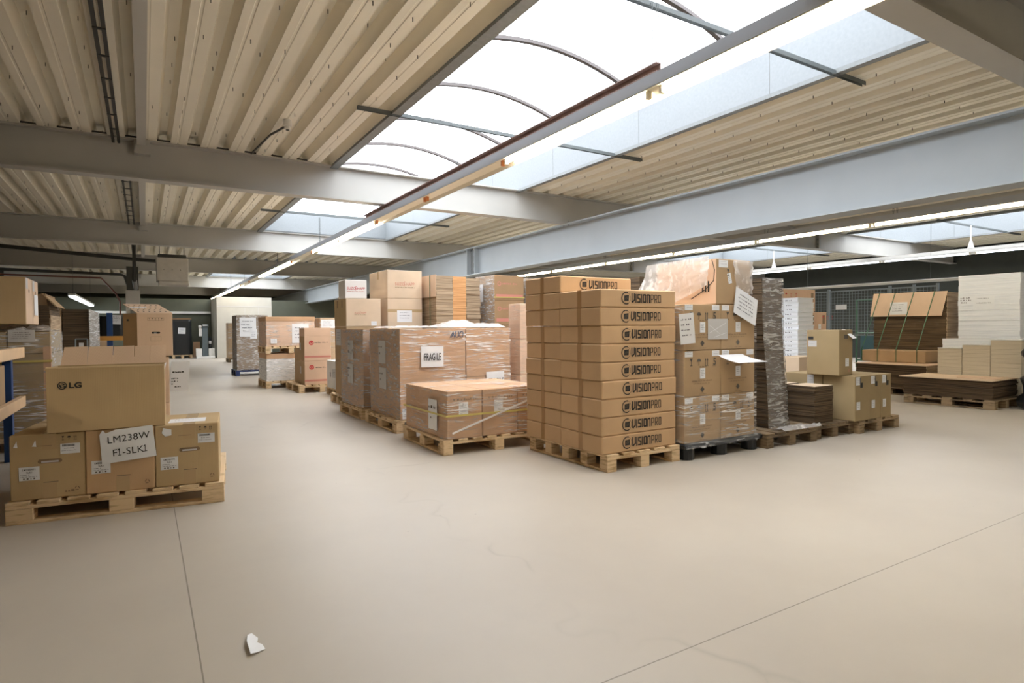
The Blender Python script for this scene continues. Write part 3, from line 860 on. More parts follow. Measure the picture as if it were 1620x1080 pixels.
t = thing('unit_heater', 'pale boxy air heater hanging from the ceiling', 'heater', (.70, 19.4, 2.46))
b = MB(); b.cbox(-.385, .385, -.35, .35, .10, .74, 'heater_body', .012)
for q in range(3): b.box(-.22 + q * .2, -.20 + q * .2, -.353, -.35, .40, .42, 'ink_grey')
b.build('casing', t)
b = MB(); b.cbox(-.33, .40, -.33, .33, 0, .095, 'heater_body', .01); b.build('outlet_hood', t)
b = MB(); b.box(-.34, .34, -.25, .25, .745, .84, 'pipe_dark'); b.build('fan_housing', t)
for sx in (-.3, .3):
    b = MB(); b.box(sx - .01, sx + .01, -.01, .01, .84, 1.20, 'strut_steel'); b.build('hanger', t)
t = thing('column_post', 'pale clad column behind the dark stacks at the back', 'column', (-.28, 22.2, 0)); tag(t, kind='structure')
b = MB(); b.box(-.19, .19, 0, .35, 0, 2.46, 'paper_grey'); b.build('cladding', t)
b = MB(); b.box(-.16, .16, .03, .32, 2.46, 3.2, 'pipe_dark'); b.build('post', t)
# ------------------------------------------------------------------ lettering built from strokes
def visionpro(b, F, u, v, h, mat='ink'):
    W = {'V': [[(.06, 1), (.06, .10), (.20, .06), (.56, .30), (.56, 1)]], 'I': [[(.08, 0.04), (.08, 0.96)]],
         'S': [[(.54, .94), (.08, .94), (.08, .56), (.54, .44), (.54, .06), (.06, .06)]],
         'O': [[(.08, .12), (.08, .88), (.14, .94), (.48, .94), (.54, .88), (.54, .12), (.48, .06), (.14, .06), (.08, .12)]],
         'N': [[(.08, 0.04), (.08, .86), (.16, .94), (.46, .94), (.54, .86), (.54, 0.04)]],
         'P': [[(.08, 0.02), (.08, .95), (.48, .95), (.54, .88), (.54, .50), (.48, .42), (.08, .42)]],
         'R': [[(.08, 0.02), (.08, .95), (.48, .95), (.54, .88), (.54, .50), (.48, .42), (.08, .42)], [(.30, .42), (.54, 0.02)]]}
    x = u
    for i, c in enumerate('VISIONPRO'):
        w = .175 if i < 6 else .105
        for pl in W[c]: stroke(b, F, [(x + a * h * .80, v + q * h) for a, q in pl], w * h, mat)
        x += (.30 if c == 'I' else .625) * h
    return x
def vp_logo(b, F, u, v, h):
    r = h * .70; cu, cv = u + r, v + h * .5
    ring(b, F, cu, cv, r, h * .13, 70, 300, 'ink')
    ring(b, F, cu, cv, r * .98, h * .03, 300, 430, 'ink')
    s = h * .44
    b.poly([F.p(cu - s * .8, cv - s * .75, 2), F.p(cu + s * .85, cv - s * .75, 2), F.p(cu + s * .95, cv + s * .85, 2), F.p(cu - s * .75, cv + s * .7, 2)], 'ink')
    for q in range(3): stroke(b, F, [(cu - s * .55 + q * s * .35, cv - s * .4), (cu - s * .05 + q * s * .35, cv + s * .45)], s * .05, 'ink_soft', 3)
    visionpro(b, F, u + 1.55 * h, v, h)

# ------------------------------------------------------------------ printed flat cartons on the front pallet
pallet('pale wooden pallet under the stack of flat cartons with big black lettering', 3.655, 4.395, 0.84, 1.17, deck='y', n=5, blocks=(3, 5), bottom='y')
rj = random.Random(11); HB = 0.1525
def flat_carton(label, x0, y0, z, first=None):
    t, w, d, h = carton('flat_carton', label, x0, x0 + .855, y0, y0 + .572, z, z + HB - .003, 'card_tan', bev=.008, rot=rj.uniform(-.006, .006), group='flat cartons with black lettering', tape='x')
    b = MB(); F = front(w, d); vp_logo(b, F, .225, .042, .070); b.build('printed_logo', t)
    return t
for k in range(9):
    dx = rj.uniform(-.006, .008)
    flat_carton('flat brown carton with black logo, front column, %s from the pallet' % ORD[k] if k else 'flat brown carton with black logo resting on the pallet at the front corner',
                3.195 + dx, 3.835 + rj.uniform(-.004, .004), .146 + k * HB)
for k in range(10):
    dx = rj.uniform(-.006, .006)
    lab = {0: 'flat carton of the rear column resting on the pallet', 9: 'topmost flat brown carton with black logo, alone above the rest of the stack'}.get(k, 'flat carton of the rear column, %s from the pallet, only its taped end showing' % ORD[k])
    flat_carton(lab, 3.20 + dx, 4.412, .146 + k * HB)

# ------------------------------------------------------------------ cartons with handling symbols on the black plastic pallet
t = thing('plastic_pallet', 'black plastic pallet on round feet under the film-wrapped symbol cartons', 'pallet', (4.62, 4.30, 0))
b = MB(); b.cbox(-.54, .54, -.55, .55, .10, .145, 'black_plastic', .01); b.build('deck', t)
for px in (-.44, 0, .44):
    for py in (-.46, 0, .46):
        b = MB(); b.tube([(px, py, 0), (px, py, .10)], .075, 'black_plastic', 12); b.build('foot', t)
RZ = [.148, .566, .985, 1.405]
for r_ in range(3):
    for c_ in range(2):
        where = ['bottom', 'middle', 'top'][r_] + ' row'
        t, w, d, h = carton('symbol_carton', 'brown carton with glass and umbrella symbols, %s, %s' % (where, 'nearer the lettered stack' if c_ == 0 else 'nearer the leaning wrapped stack'),
                            4.10 + .49 * c_, 4.585 + .49 * c_, 3.785, 4.80, RZ[r_], RZ[r_ + 1] - .004, 'card_brown', group='cartons with handling symbols')
        b = MB(); F = front(w, d); icons(b, F, .09, h - .135, .065, 'ink_grey', 'GUA5', 1.55)
        scribble(b, F, .10, .36, .135, .012, 'ink_soft', 3); scribble(b, F, .12, .33, .112, .010, 'ink_soft', 4)
        b.poly([F.p(.235, .035, 2), F.p(.262, .062, 2), F.p(.235, .09, 2), F.p(.208, .062, 2)], 'ink_grey'); scribble(b, F, .19, .29, .015, .010, 'ink_soft', 5)
        scribble(b, F, .2, .29, .262, .014, 'ink_soft', 6)
        b.build('printed_symbols', t)
        for (u0, u1) in ((.01, .11), (w - .12, w - .02)):
            b = MB(); sheet(b, F, u0, u1, h - .055, h - .004, 3 + c_, lines=2); b.build('label', t)
        b = MB(); sheet(b, F, .205, .275, .16, .255, 5, ink='ink_grey', lines=4); b.build('label', t)
t = thing('document_pouch', 'crinkled clear document pouch across two cartons of the top symbol row', 'pouch', (4.545, 3.782, 1.08))
b = MB(); F = FR((-.14, 0, 0), (1, 0, 0), (0, 0, 1), .003); sheet(b, F, 0, .27, 0, .19, 9, mat='paper_grey', lines=0); stroke(b, F, [(.02, .06), (.24, .15)], .004, 'paper', 2); stroke(b, F, [(.08, .02), (.25, .06)], .004, 'paper', 2); stroke(b, F, [(.02, .13), (.16, .05)], .003, 'paper', 2)
tag(b.build('clear_pouch', t))
t = thing('stretch_wrap', 'clear stretch film pulled around the stack of symbol cartons, torn at the bottom', 'stretch film', (4.588, 4.2925, .149))
wrap(t, .985, 1.03, .42, 'stretch_film', seed=4, top=False, name='wrap_lower')
w_ = MB()
for sd in 'LR': wrap(t, .985, 1.03, 1.25, 'stretch_film', z0=.42, seed=5, top=False, name='wrap_side', sides=sd)
b = MB(); rr = random.Random(3)
zs_ = [rr.uniform(-.055, -.015) for q in range(27)]
for q in range(26):
    x = -.5 + q * .0385; b.poly([(x, -.556, zs_[q]), (x + .0385, -.556, zs_[q + 1]), (x + .0385, -.524, .02), (x, -.524, .02)], 'stretch_film')
b.build('torn_edge', t)
# loose sheet curling off the middle row
t = thing('paper_sheet', 'white sheet curling out from the middle row of symbol cartons', 'paper', (4.74, 3.775, .86))
b = MB(); k = b.mi('paper'); m = 8
for i in range(m + 1):
    a = i / m; y = -.17 * a ** 1.3; z = .075 - .10 * a + .03 * a * a
    b.v += [(-.20 + .07 * a, y, z), (.14 + .13 * a, y - .02 * a, z - .0)]
for i in range(m): b.f.append((2 * i, 2 * i + 1, 2 * i + 3, 2 * i + 2)); b.m.append(k)
F = FR((-.10, -.10, .029), (1, -.05, 0), (0.1, -.8, -.35), .002)
b.build('sheet', t, smooth=True)
# carton under plastic on top
t, w, d, h = carton('film_draped_carton', 'large carton under loose clear plastic on top of the symbol cartons', 4.545, 5.03, 3.80, 4.56, 1.407, 1.83, 'card_brown')
b = MB(); F = left(w, d)
rect(b, F, .004, d - .004, .004, h - .004, 'card_pink', .6)  # paler overlay puts the light on this side into its colour
text(b, F, 'ill', d - .175, .12, .10, 'ink', 0.015)
for (u, v) in ((.12, .13), (.17, .13), (.22, .13), (.30, .13)): stroke(b, F, [(u, v), (u, v + .07)], .012, 'ink_grey')
stroke(b, F, [(d - .30, .06), (d - .13, .14), (d - .03, .22), (d - .02, .32), (d - .05, h - .01)], .008, 'ink', 2)
b.build('toned_printed_side', t)
b = MB(); F = front(w, d); icons(b, F, .16, .27, .06, 'ink_grey', 'G'); b.build('printed_symbols', t)
b = MB(); sheet(b, F, .03, .16, h - .08, h - .01, 4, lines=2); sheet(b, F.sub(.17, .19, .25), 0, .05, 0, .10, 8, ink='ink_grey'); b.build('label', t)
b = MB(); k = b.mi('cling_sheet'); rr = random.Random(8)      # crumpled film on the right half
nu, nv = 10, 10
for i in range(nv + 1):
    for q in range(nu + 1): b.v.append((.03 + .225 * q / nu - .06 * (1 - q / nu) * (i / nv), -d / 2 - .008 - rr.uniform(0, .02), .10 * (1 - i / nv) + h * i / nv * .98))
for i in range(nv):
    for q in range(nu): A = i * (nu + 1) + q; b.f.append((A, A + 1, A + nu + 2, A + nu + 1)); b.m.append(k)
b.build('crumpled_film', t, smooth=True)
t = thing('plastic_sheet', 'loose clear plastic sheet hanging down over the side of the topmost carton', 'plastic sheet', (4.53, 4.2, 1.415))
b = MB(); k = b.mi('cling_sheet'); rr = random.Random(12); nu, nv = 22, 16
for i in range(nv + 1):
    for q in range(nu + 1):
        s = q / nu; c = i / nv                                    # s along y, c from the top down
        y = -.34 + .82 * s + (.18 * c * c if s > .7 else 0) * (s - .7) / .3
        fall = min(1.0, 1.05 - .35 * (1 - s) * (1 if s < .45 else .4))
        z = .445 - .44 * c * (0.62 + .38 * min(1, s * 1.6)) - .02 * s
        x = -.012 - .035 * math.sin(3.1 * s + 2 * c) ** 2 * c - (.16 * c * c * max(0, s - .55) / .45) + rr.uniform(-.011, .004)
        b.v.append((x, y, z))
for i in range(nv):
    for q in range(nu): A = i * (nu + 1) + q; b.f.append((A, A + 1, A + nu + 2, A + nu + 1)); b.m.append(k)
b.build('sheet', t, smooth=True)
t = thing('paper_sheet', 'big white sheet hanging askew in film from the topmost carton', 'paper', (4.90, 3.765, 1.36))
b = MB(); F = FR((-.16, 0, -.03), (.87, -.12, -.42), (.18, 0.02, 1), .002)
sheet(b, F, 0, .30, 0, .25, 7, lines=5); F2 = FR(F.p(.3, 0, 0), F.u * -1, F.v, .001); rect(b, F2, 0, .3, 0, .25, 'paper'); b.build('sheet', t)
t = thing('paper_sheet', 'small white note hanging beside the lettered stack on the symbol cartons', 'paper', (4.085, 3.80, 1.04))
b = MB(); F = FR((-.03, -.02, 0), (.78, -.5, .10), (-.1, 0, 1), .001); sheet(b, F, 0, .13, 0, .27, 13, lines=4); F2 = FR(F.p(.13, 0, 0), F.u * -1, F.v, .001); rect(b, F2, 0, .13, 0, .27, 'paper'); b.build('sheet', t)

# ------------------------------------------------------------------ leaning wrapped stack and the three dark pallets
pallet('dark weathered pallet under the tall leaning film-wrapped stack', 5.575, 4.30, .80, 1.20, mat='pallet_dark', deck='y', n=5, rot=-.02)
pallet('dark weathered pallet under the two low bundles of flat cartons', 6.36, 4.32, .72, 1.18, mat='pallet_dark', deck='y', n=5)
pallet('brown pallet under the plain cartons with black corner flaps', 7.14, 4.27, .84, 1.2, mat='pallet_grey', deck='y', n=5)
t = thing('wrapped_stack', 'tall leaning stack of dark flat cartons wrapped in shiny clear film', 'wrapped stack', (5.63, 4.32, .146))
b = MB(); n_ = 40
for i in range(n_):
    z0, z1 = 1.54 * i / n_, 1.54 * (i + 1) / n_ - .002; s = i / n_; dx = -.115 * s + .012 * math.sin(7 * s); jj = random.Random(i).uniform(-.004, .004)
    b.box(-.15 + dx + jj, .15 + dx + jj + .03 * s, -.395, .40, z0, z1, 'edge_dark')
b.build('flat_cartons', t)
b = MB(); k = b.mi('stretch_film_grey_shade'); rr = random.Random(2); nv = 30
ring_ = [(-.16, .41), (-.16, 0), (-.16, -.405), (-.05, -.408), (.05, -.408), (.16, -.405), (.16, 0), (.16, .41)]
for i in range(nv + 1):
    s = i / nv; dx = -.115 * s + .012 * math.sin(7 * s); fl = .05 * max(0, (.06 - s) / .06)
    for (px, py) in ring_: b.v.append((px * (1 + fl * 3) + dx + (.03 * s if px > 0 else 0) + rr.uniform(-.004, .002) * (1 if px < 0 else -1), py * (1 + fl) - rr.uniform(0, .008), 1.545 * s + .0))
m = len(ring_)
for i in range(nv):
    for q in range(m - 1):
        if 2 <= q < 6: b.f.append((i * m + q, i * m + q + 1, (i + 1) * m + q + 1, (i + 1) * m + q)); b.m.append(k)
top = nv * m
b.f.append(tuple(top + q for q in range(m))); b.m.append(k)
b.build('stretch_wrap', t, smooth=True)
t = thing('film_tail', 'crumpled tail of clear film lying on the front edge of the dark pallet', 'film scrap', (5.72, 3.81, .148))
b = MB(); k = b.mi('stretch_film_top'); rr = random.Random(21)
for i in range(15):
    x = -.30 + i * .045; wd = .10 * (1 - abs(i - 5) / 14)
    for q in range(4): b.v.append((x, -.12 + wd * q / 3 * 2 + rr.uniform(-.01, .01), .004 + (rr.uniform(.0, .035) if 0 < q < 3 else 0)))
for i in range(14):
    for q in range(3): A = i * 4 + q; b.f.append((A, A + 1, A + 5, A + 4)); b.m.append(k)
b.build('film', t, smooth=True)
for lab, x0, x1, y0, y1, h in (('bundle of flat brown cartons at the front edge of its dark pallet', 6.115, 6.455, 3.815, 4.13, .40),
                              ('second bundle of flat brown cartons, close behind the front bundle', 6.10, 6.42, 4.20, 4.75, .40)):
    t = thing('carton_bundle', lab, 'carton bundle', ((x0 + x1) / 2, (y0 + y1) / 2, .146), 0, 'flat carton bundles on the dark pallet')
    b = MB(); w, d = x1 - x0, y1 - y0; slabs(b, -w / 2, w / 2, -d / 2, d / 2, 0, h, 16, 'edge_dark', .004, 5, top='card_pale'); b.build('flat_cartons', t)
for lab, x0, x1, y0, y1 in (('plain brown carton at the pallet corner, right below the single upright one', 6.62, 6.932, 3.665, 4.03),
                            ('plain brown carton in the middle of the front three', 6.942, 7.162, 3.675, 4.03),
                            ('plain brown carton at the outer right end of the front three', 7.168, 7.378, 3.67, 4.03),
                            ('plain brown carton in the second row, behind the front three', 6.62, 7.0, 4.04, 4.50),
                            ('plain brown carton in the second row, against the right end', 7.01, 7.378, 4.04, 4.50)):
    t, w, d, h = carton('plain_carton', lab, x0, x1, y0, y1, .146, .641, 'card_drab', group='plain cartons on the brown pallet')
    if y0 < 4:
        b = MB(); F = front(w, d); sheet(b, F, .015, .095, h - .10, h - .01, 3, lines=3); b.build('label', t)
        b = MB(); rect(b, F, .10, .15, h - .13, h - .075, 'ink'); rect(b, F, .09, .115, h - .09, h - .02, 'ink_grey'); b.build('printed_mark', t)
        b = MB(); sheet(b, F, .03, .10, .12, .21, 6, ink='ink_grey', lines=3); b.build('label', t)
    else:
        b = MB(); F = left(w, d); sheet(b, F, .28, .36, h - .12, h - .01, 6, lines=2, mat='paper_grey'); b.build('label', t)
t, w, d, h = carton('plain_carton', 'single upright brown carton standing on top of the plain cartons', 6.545, 6.81, 3.80, 4.18, .643, 1.15, 'card_drab')
b = MB(); F = front(w, d); sheet(b, F, .12, .19, .10, .19, 6, ink='ink_grey', lines=3); b.build('label', t)
b = MB(); recycle(b, F, .19, .05, .02, 'ink_red_soft'); rect(b, F, .09, .17, h - .10, h - .055, 'ink_grey'); F = left(w, d); rect(b, F, .02, .08, h - .11, h - .075, 'ink'); b.build('printed_mark', t)
b = MB(); F = left(w, d); sheet(b, F, .02, .12, h - .19, h - .12, 6, lines=2, mat='paper_grey'); b.build('label', t)
b = MB(); F = FR((.0, -d / 2 - .002, h + .002), (.9, -.08, -.05), (-.2, .25, .9), .001)
b.poly([(.0, -d / 2 + .05, h + .004), (.05, -d / 2 - .05, h - .10), (.125, -d / 2 - .05, h - .09), (.07, -d / 2 + .05, h + .004)], 'paper'); b.build('paper_flap', t)

# ------------------------------------------------------------------ film-wrapped load near the middle of the front row
pallet('pale wooden pallet under the low film-wrapped cartons with yellow strap', 3.00, 5.70, 1.20, 1.12, deck='y', n=8, blocks=(3, 3), bottom='y', rot=-.03, bw=.10)
MZ = .146
for lab, x0, x1 in (('low brown carton at the corner of the strapped pallet, first from the paper sheet', 2.43, 2.80), ('low brown carton in the middle of the strapped pallet', 2.81, 3.205), ('low brown carton of the strapped pallet, half hidden by the lettered stack', 3.21, 3.56)):
    t, w, d, h = carton('strapped_carton', lab, x0, x1, 5.165, 6.22, MZ, .602, 'card_warm', group='low cartons under film with a yellow strap')
    b = MB(); F = front(w, d); scribble(b, F, .06, w - .05, h - .09, .02, 'ink_soft', 5); b.build('printed_marks', t)
    b = MB(); sheet(b, F, w * .32, w * .32 + .10, h - .24, h - .11, 4, lines=3); b.build('label', t)
t = thing('stretch_wrap', 'clear film and white tail pulled around the low strapped cartons', 'stretch film', (2.995, 5.69, MZ))
wrap(t, 1.14, 1.06, .456, 'stretch_film', seed=14, off=.008)
b = MB(); b.bar((-.53, -.555, .06), (.25, -.56, .30), .003, .018, 'strap_white'); b.bar((.25, -.56, .30), (.57, -.56, .42), .003, .020, 'strap_white'); b.build('twisted_tail', t)
b = MB(); F = FR((-.58, .1, 0), (0, -1, 0), (0, 0, 1), .006); sheet(b, F, .22, .43, .06, .36, 4, lines=0); scribble(b, F, .245, .40, .27, .03, 'ink_grey', 4); scribble(b, F, .29, .33, .17, .02, 'ink_grey', 5); b.build('paper_sheet', t)
t = thing('packing_strap', 'yellow plastic strap around the low film-wrapped cartons', 'strap', (2.995, 5.69, MZ))
b = MB(); zz = .225
for (p, q) in (((-.59, -.548, zz), (.59, -.548, zz)), ((-.588, -.55, zz), (-.588, .55, zz)), ((.588, -.55, zz), (.588, .55, zz)), ((-.59, .548, zz), (.59, .548, zz))): b.bar(p, q, .003, .018, 'strap_yellow')
b.build('strap_band', t)

# ------------------------------------------------------------------ big panel cartons with FRAGILE sheets
pallet('wooden pallet under the big film-wrapped carton with the FRAGILE sheets', 3.22, 7.12, 1.56, 1.14, mat='pallet_wood', deck='x', n=6, blocks=(4, 3), bottom='y')
pallet('wooden pallet under the second big film-wrapped carton, behind the FRAGILE one', 3.20, 8.33, 1.54, 1.05, mat='pallet_wood', deck='x', n=6, blocks=(4, 3), bottom='y')
def auo(b, F, u, v, h):
    g = .14 * h
    stroke(b, F, [(u, v), (u + .62 * h, v + h), (u + .86 * h, v)], g, 'ink_blue')
    stroke(b, F, [(u + .28 * h, v), (u + .62 * h, v + .62 * h)], g, 'ink_blue')
    stroke(b, F, [(u + 1.12 * h, v + h), (u + 1.08 * h, v + .2 * h), (u + 1.25 * h, v), (u + 1.6 * h, v), (u + 1.75 * h, v + .2 * h), (u + 1.78 * h, v + h)], g, 'ink_blue')
    stroke(b, F, [(u + 2.05 * h, v + .2 * h), (u + 2.1 * h, v + .85 * h), (u + 2.25 * h, v + h), (u + 2.65 * h, v + h), (u + 2.78 * h, v + .85 * h), (u + 2.72 * h, v + .2 * h), (u + 2.55 * h, v), (u + 2.2 * h, v), (u + 2.05 * h, v + .2 * h)], g, 'ink_blue')
def fragile(b, F, u, v, w, h):
    rect(b, F, u, u + w, v, v + h, 'paper', 2.2)
    text(b, F, 'FRAGILE', u + w * .11, v + h * .33, h * .34, 'ink', .014, 3.4, .47)
t, w, d, h = carton('panel_carton', 'big carton with blue logo and FRAGILE sheet under film', 2.50, 3.342, 6.575, 7.64, .147, 1.20, 'card_warm', group='big panel cartons')
b = MB(); F = front(w, d); F.e = .0085; auo(b, F, w - .21, h - .105, .062); scribble(b, F, w - .19, w - .06, h - .125, .008, 'ink_soft', 3); scribble(b, F, w - .22, w - .03, .32, .028, 'ink_blue', 3); scribble(b, F, w - .22, w - .06, .275, .025, 'ink_blue', 4); b.build('printed_logo', t)
b = MB(); sheet(b, F, .02, .14, .01, .13, 4); b.build('label', t)
b = MB(); F.e = .012; fragile(b, F, .25, .60, .285, .245); b.build('fragile_sheet', t)
b = MB(); F = left(w, d); F.e = .012
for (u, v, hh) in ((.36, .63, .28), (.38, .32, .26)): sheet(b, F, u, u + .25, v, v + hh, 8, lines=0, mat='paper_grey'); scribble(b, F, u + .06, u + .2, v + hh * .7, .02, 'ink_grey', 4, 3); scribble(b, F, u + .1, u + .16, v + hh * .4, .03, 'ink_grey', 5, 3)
b.build('paper_sheet', t)
wrap(t, w, d, h, 'stretch_film', seed=24, off=.007, sides='F', top=False); wrap(t, w, d, h, 'stretch_film_grey_shade', seed=25, off=.007, sides='L', top=False)
t, w, d, h = carton('panel_carton', 'big carton with the half-hidden FRAGILE sheet, right of the blue logo', 3.352, 3.975, 6.575, 7.64, .147, 1.20, 'card_warm', group='big panel cartons')
b = MB(); F = front(w, d); b.box(-w / 2, w / 2, -d / 2 - .001, -d / 2 + .002, .455, .462, 'ink_soft'); b.build('joint_line', t)
b = MB(); F.e = .012; fragile(b, F, .265, .27, .255, .24); b.build('fragile_sheet', t)
wrap(t, w, d, h, 'stretch_film', seed=26, off=.007, sides='FR', top=False)
t, w, d, h = carton('panel_carton', 'big film-wrapped carton with paper sheets, behind the carton with the blue logo', 2.46, 3.95, 7.80, 8.83, .147, 1.20, 'card_warm', group='big panel cartons')
b = MB(); F = left(w, d); F.e = .012
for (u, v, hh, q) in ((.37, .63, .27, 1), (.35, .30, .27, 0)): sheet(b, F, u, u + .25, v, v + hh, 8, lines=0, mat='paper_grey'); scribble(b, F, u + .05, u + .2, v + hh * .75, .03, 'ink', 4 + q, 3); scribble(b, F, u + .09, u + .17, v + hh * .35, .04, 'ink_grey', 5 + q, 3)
b.build('paper_sheet', t)
wrap(t, w, d, h - .01, 'stretch_film_grey_shade', z0=.0, seed=23, off=.007)
t = thing('plastic_sheet', 'bunched white film lying on top of the cartons with FRAGILE sheets', 'plastic sheet', (3.24, 7.1, 1.208))
b = MB(); k = b.mi('stretch_film_top'); rr = random.Random(31); nu, nv = 26, 12
for i in range(nv + 1):
    for q in range(nu + 1):
        s = q / nu; e = q in (0, nu) or i in (0, nv)
        hump = .085 * math.exp(-((s - .62) / .10) ** 2) * math.exp(-((i / nv - .35) / .45) ** 2) + .035 * math.exp(-((s - .86) / .10) ** 2)
        b.v.append((-.73 + 1.46 * s, -.53 + 1.06 * i / nv, .004 if e else .008 + hump + rr.uniform(0, .022)))
for i in range(nv):
    for q in range(nu): A = i * (nu + 1) + q; b.f.append((A, A + 1, A + nu + 2, A + nu + 1)); b.m.append(k)
b.build('sheet', t, smooth=True)
# tall wrapped cartons between the FRAGILE block and the lettered stack
pallet('pallet hidden behind the lettered stack, under the narrow film-wrapped cartons', 4.42, 6.75, .76, .60)
for k in range(3):
    z0 = .147 + k * .455
    t, w, d, h = carton('wrapped_carton', ['narrow carton with white sheets, lowest of three under film', 'narrow carton with white sheets, middle of three under film', 'narrow carton with white sheets, topmost of three under film'][k], 4.085, 4.72, 6.50, 6.78, z0, z0 + .452, 'card_pink', group='narrow film-wrapped cartons')
    b = MB(); F = front(w, d)
    for v in (.02, h - .03): rect(b, F, 0, .16, v, v + .02, 'card_pale')
    rect(b, F, .145, .165, .02, h - .02, 'card_pale'); b.build('edge_guard', t)
    b = MB(); F.e = .01; sheet(b, F, .19, .46, .08 if k != 1 else .10, .40, 5 + k); b.build('paper_sheet', t)
    wrap(t, w, d, h, 'stretch_film', seed=40 + k, off=.006, top=(k == 2), sides='FL')

# ------------------------------------------------------------------ second row: printed cartons, flat bundles, red-striped cartons
def suzo(b, F, u, v, s, m1, m2):
    g = .10 * s
    text(b, F, 'SUZO', u, v, s, m1, .005, 2.0, .85); text(b, F, 'HAPP', u + 3.75 * s, v, s, m1, .005, 2.0, .85)
    disc(b, F, u + 3.35 * s, v + 1.15 * s, .18 * s, m1, 2.0, 10); stroke(b, F, [(u + 3.15 * s, v + .85 * s), (u + 3.4 * s, v + .3 * s), (u + 3.2 * s, v - .25 * s)], g * 1.6, m1)
    scribble(b, F, u, u + 6.7 * s, v - .75 * s, .28 * s, m2, 3)
pallet('pallet under the printed cartons with the red lettering, behind the FRAGILE block', 2.98, 9.75, .68, .82, deck='y')
z_ = [.147, .70, 1.243, 1.685]
for k in range(3):
    t, w, d, h = carton('printed_carton', ['pale brown carton at the bottom of the shorter printed pile', 'pale brown carton with a taped seam, second of the shorter printed pile', 'pale carton with faint lettering under the small white one'][k],
                        2.70, 3.26, 9.40, 10.07, z_[k], z_[k + 1] - .003, 'card_pale' if k == 2 else 'card_brown', group='printed cartons behind the FRAGILE block', tape=None)
    if k == 2:
        b = MB(); F = front(w, d); suzo(b, F, .13, .20, .028, 'ink_red_soft', 'ink_soft'); b.build('printed_logo', t); b = MB(); sheet(b, F, w - .16, w - .07, .01, .08, 3, lines=2); b.build('label', t)
        b = MB(); F = left(w, d); rect(b, F, .004, d - .004, .004, h - .004, 'card_olive', .6);  # left face laid over in a darker card colour, marks on top
        for u in (.15, .42): rect(b, F, u, u + .05, h - .14, h - .02, 'ink_soft')
        b.build('toned_printed_side', t)
    if k == 1:
        b = MB(); F = left(w, d); sheet(b, F, .08, .35, .24, .50, 4, mat='paper_grey'); b.build('label', t)
t, w, d, h = carton('printed_carton', 'small white carton with dark red lettering on top of the pale cartons', 2.695, 3.04, 9.42, 9.80, 1.686, 1.975, 'card_white')
b = MB(); F = front(w, d); suzo(b, F, .03, .135, .042, 'ink_red', 'ink_red_soft'); b.build('printed_logo', t)
pallet('pallet under the taller printed pile, behind the small white carton', 3.68, 9.85, .66, .95)
z_ = [.147, .66, 1.18, 1.70, 2.16]
for k in range(4):
    t, w, d, h = carton('printed_carton', ['large brown carton at the bottom of the taller printed pile', 'large brown carton, second from the floor in the taller printed pile', 'large brown carton with a white sheet, below the topmost one', 'topmost large brown carton with red lettering near the girder'][k],
                        3.375, 3.975, 9.40, 10.30, z_[k], z_[k + 1] - .003, 'card_pale' if k > 1 else 'card_brown', group='printed cartons behind the FRAGILE block', tape='xs', tmat='tape_clear')
    if k == 3: b = MB(); F = front(w, d); suzo(b, F, .13, .21, .05, 'ink_red_soft', 'ink_soft'); b.build('printed_logo', t)
    if k == 2: b = MB(); F = front(w, d); sheet(b, F, .16, .42, .13, .32, 3, lines=3); b.build('paper_sheet', t); b = MB(); rect(b, F, 0, w, .29, .34, 'tape_clear', .7); b.build('tape', t)
pallet('pallet under the tall bundle of flat cartons with the orange middle', 4.44, 9.53, .86, 1.2)
t = thing('carton_bundle', 'tall strapped bundle of flat cartons with an orange middle block', 'carton bundle', (4.43, 9.53, .147))
b = MB(); slabs(b, -.40, -.10, -.58, .57, 0, 1.91, 30, 'edge_tan', .006, 7, top='card_pale'); b.build('flat_cartons', t)
b = MB(); slabs(b, -.098, .145, -.575, .57, 0, 1.905, 18, 'edge_orange', .002, 8); b.build('orange_cartons', t)
b = MB(); slabs(b, .148, .41, -.57, .57, 0, 1.885, 28, 'edge_tan', .008, 9); b.build('flat_cartons', t)
b = MB(); b.hexa([(-.415, -.60, 1.57), (-.411, -.60, 1.57), (-.411, .56, 1.57), (-.415, .56, 1.57)], [(-.412, -.60, 1.925), (-.406, -.60, 1.925), (-.406, .56, 1.925), (-.412, .56, 1.925)], 'card_peach'); b.build('cover_sheet', t)
b = MB(); F = FR((-.418, .56, 0), (0, -1, 0), (0, 0, 1), .004); sheet(b, F, .30, .56, 1.56, 1.80, 5); b.build('label', t)
for y in (-.38, .32): b = MB(); b.box(-.424, -.42, y - .008, y + .008, 0, 1.92, 'strap_green'); b.build('strap', t)
pallet('pallet under the film-wrapped cartons with red stripes', 5.27, 9.05, .62, .72)
z_ = [.147, .50, .88, 1.262, 1.665, 2.085]
for k in range(5):
    t, w, d, h = carton('striped_carton', ['dark carton with a red stripe at the bottom of the tall striped pile', 'dark carton with a red stripe, second from below in the tall striped pile', 'dark carton with a red stripe, third from below in the tall striped pile', 'dark carton with a red stripe just below the topmost one', 'topmost dark carton with a red stripe, close under the girder'][k], 4.985, 5.56, 8.72, 9.38, z_[k], z_[k + 1] - .004, 'card_umber', group='striped cartons in the tall pile')
    b = MB(); F = front(w, d); rect(b, F, .03, w - .02, .045, .10, 'ink_red_soft'); ring(b, F, .09, h - .14, .03, .014, 0, 360, 'ink_red_soft'); scribble(b, F, .15, .45, h - .15, .03, 'ink_red_soft', 3); b.build('printed_stripe', t)
t = thing('stretch_wrap', 'film with a white sheet around the tall striped pile', 'stretch film', (5.2725, 9.05, .147))
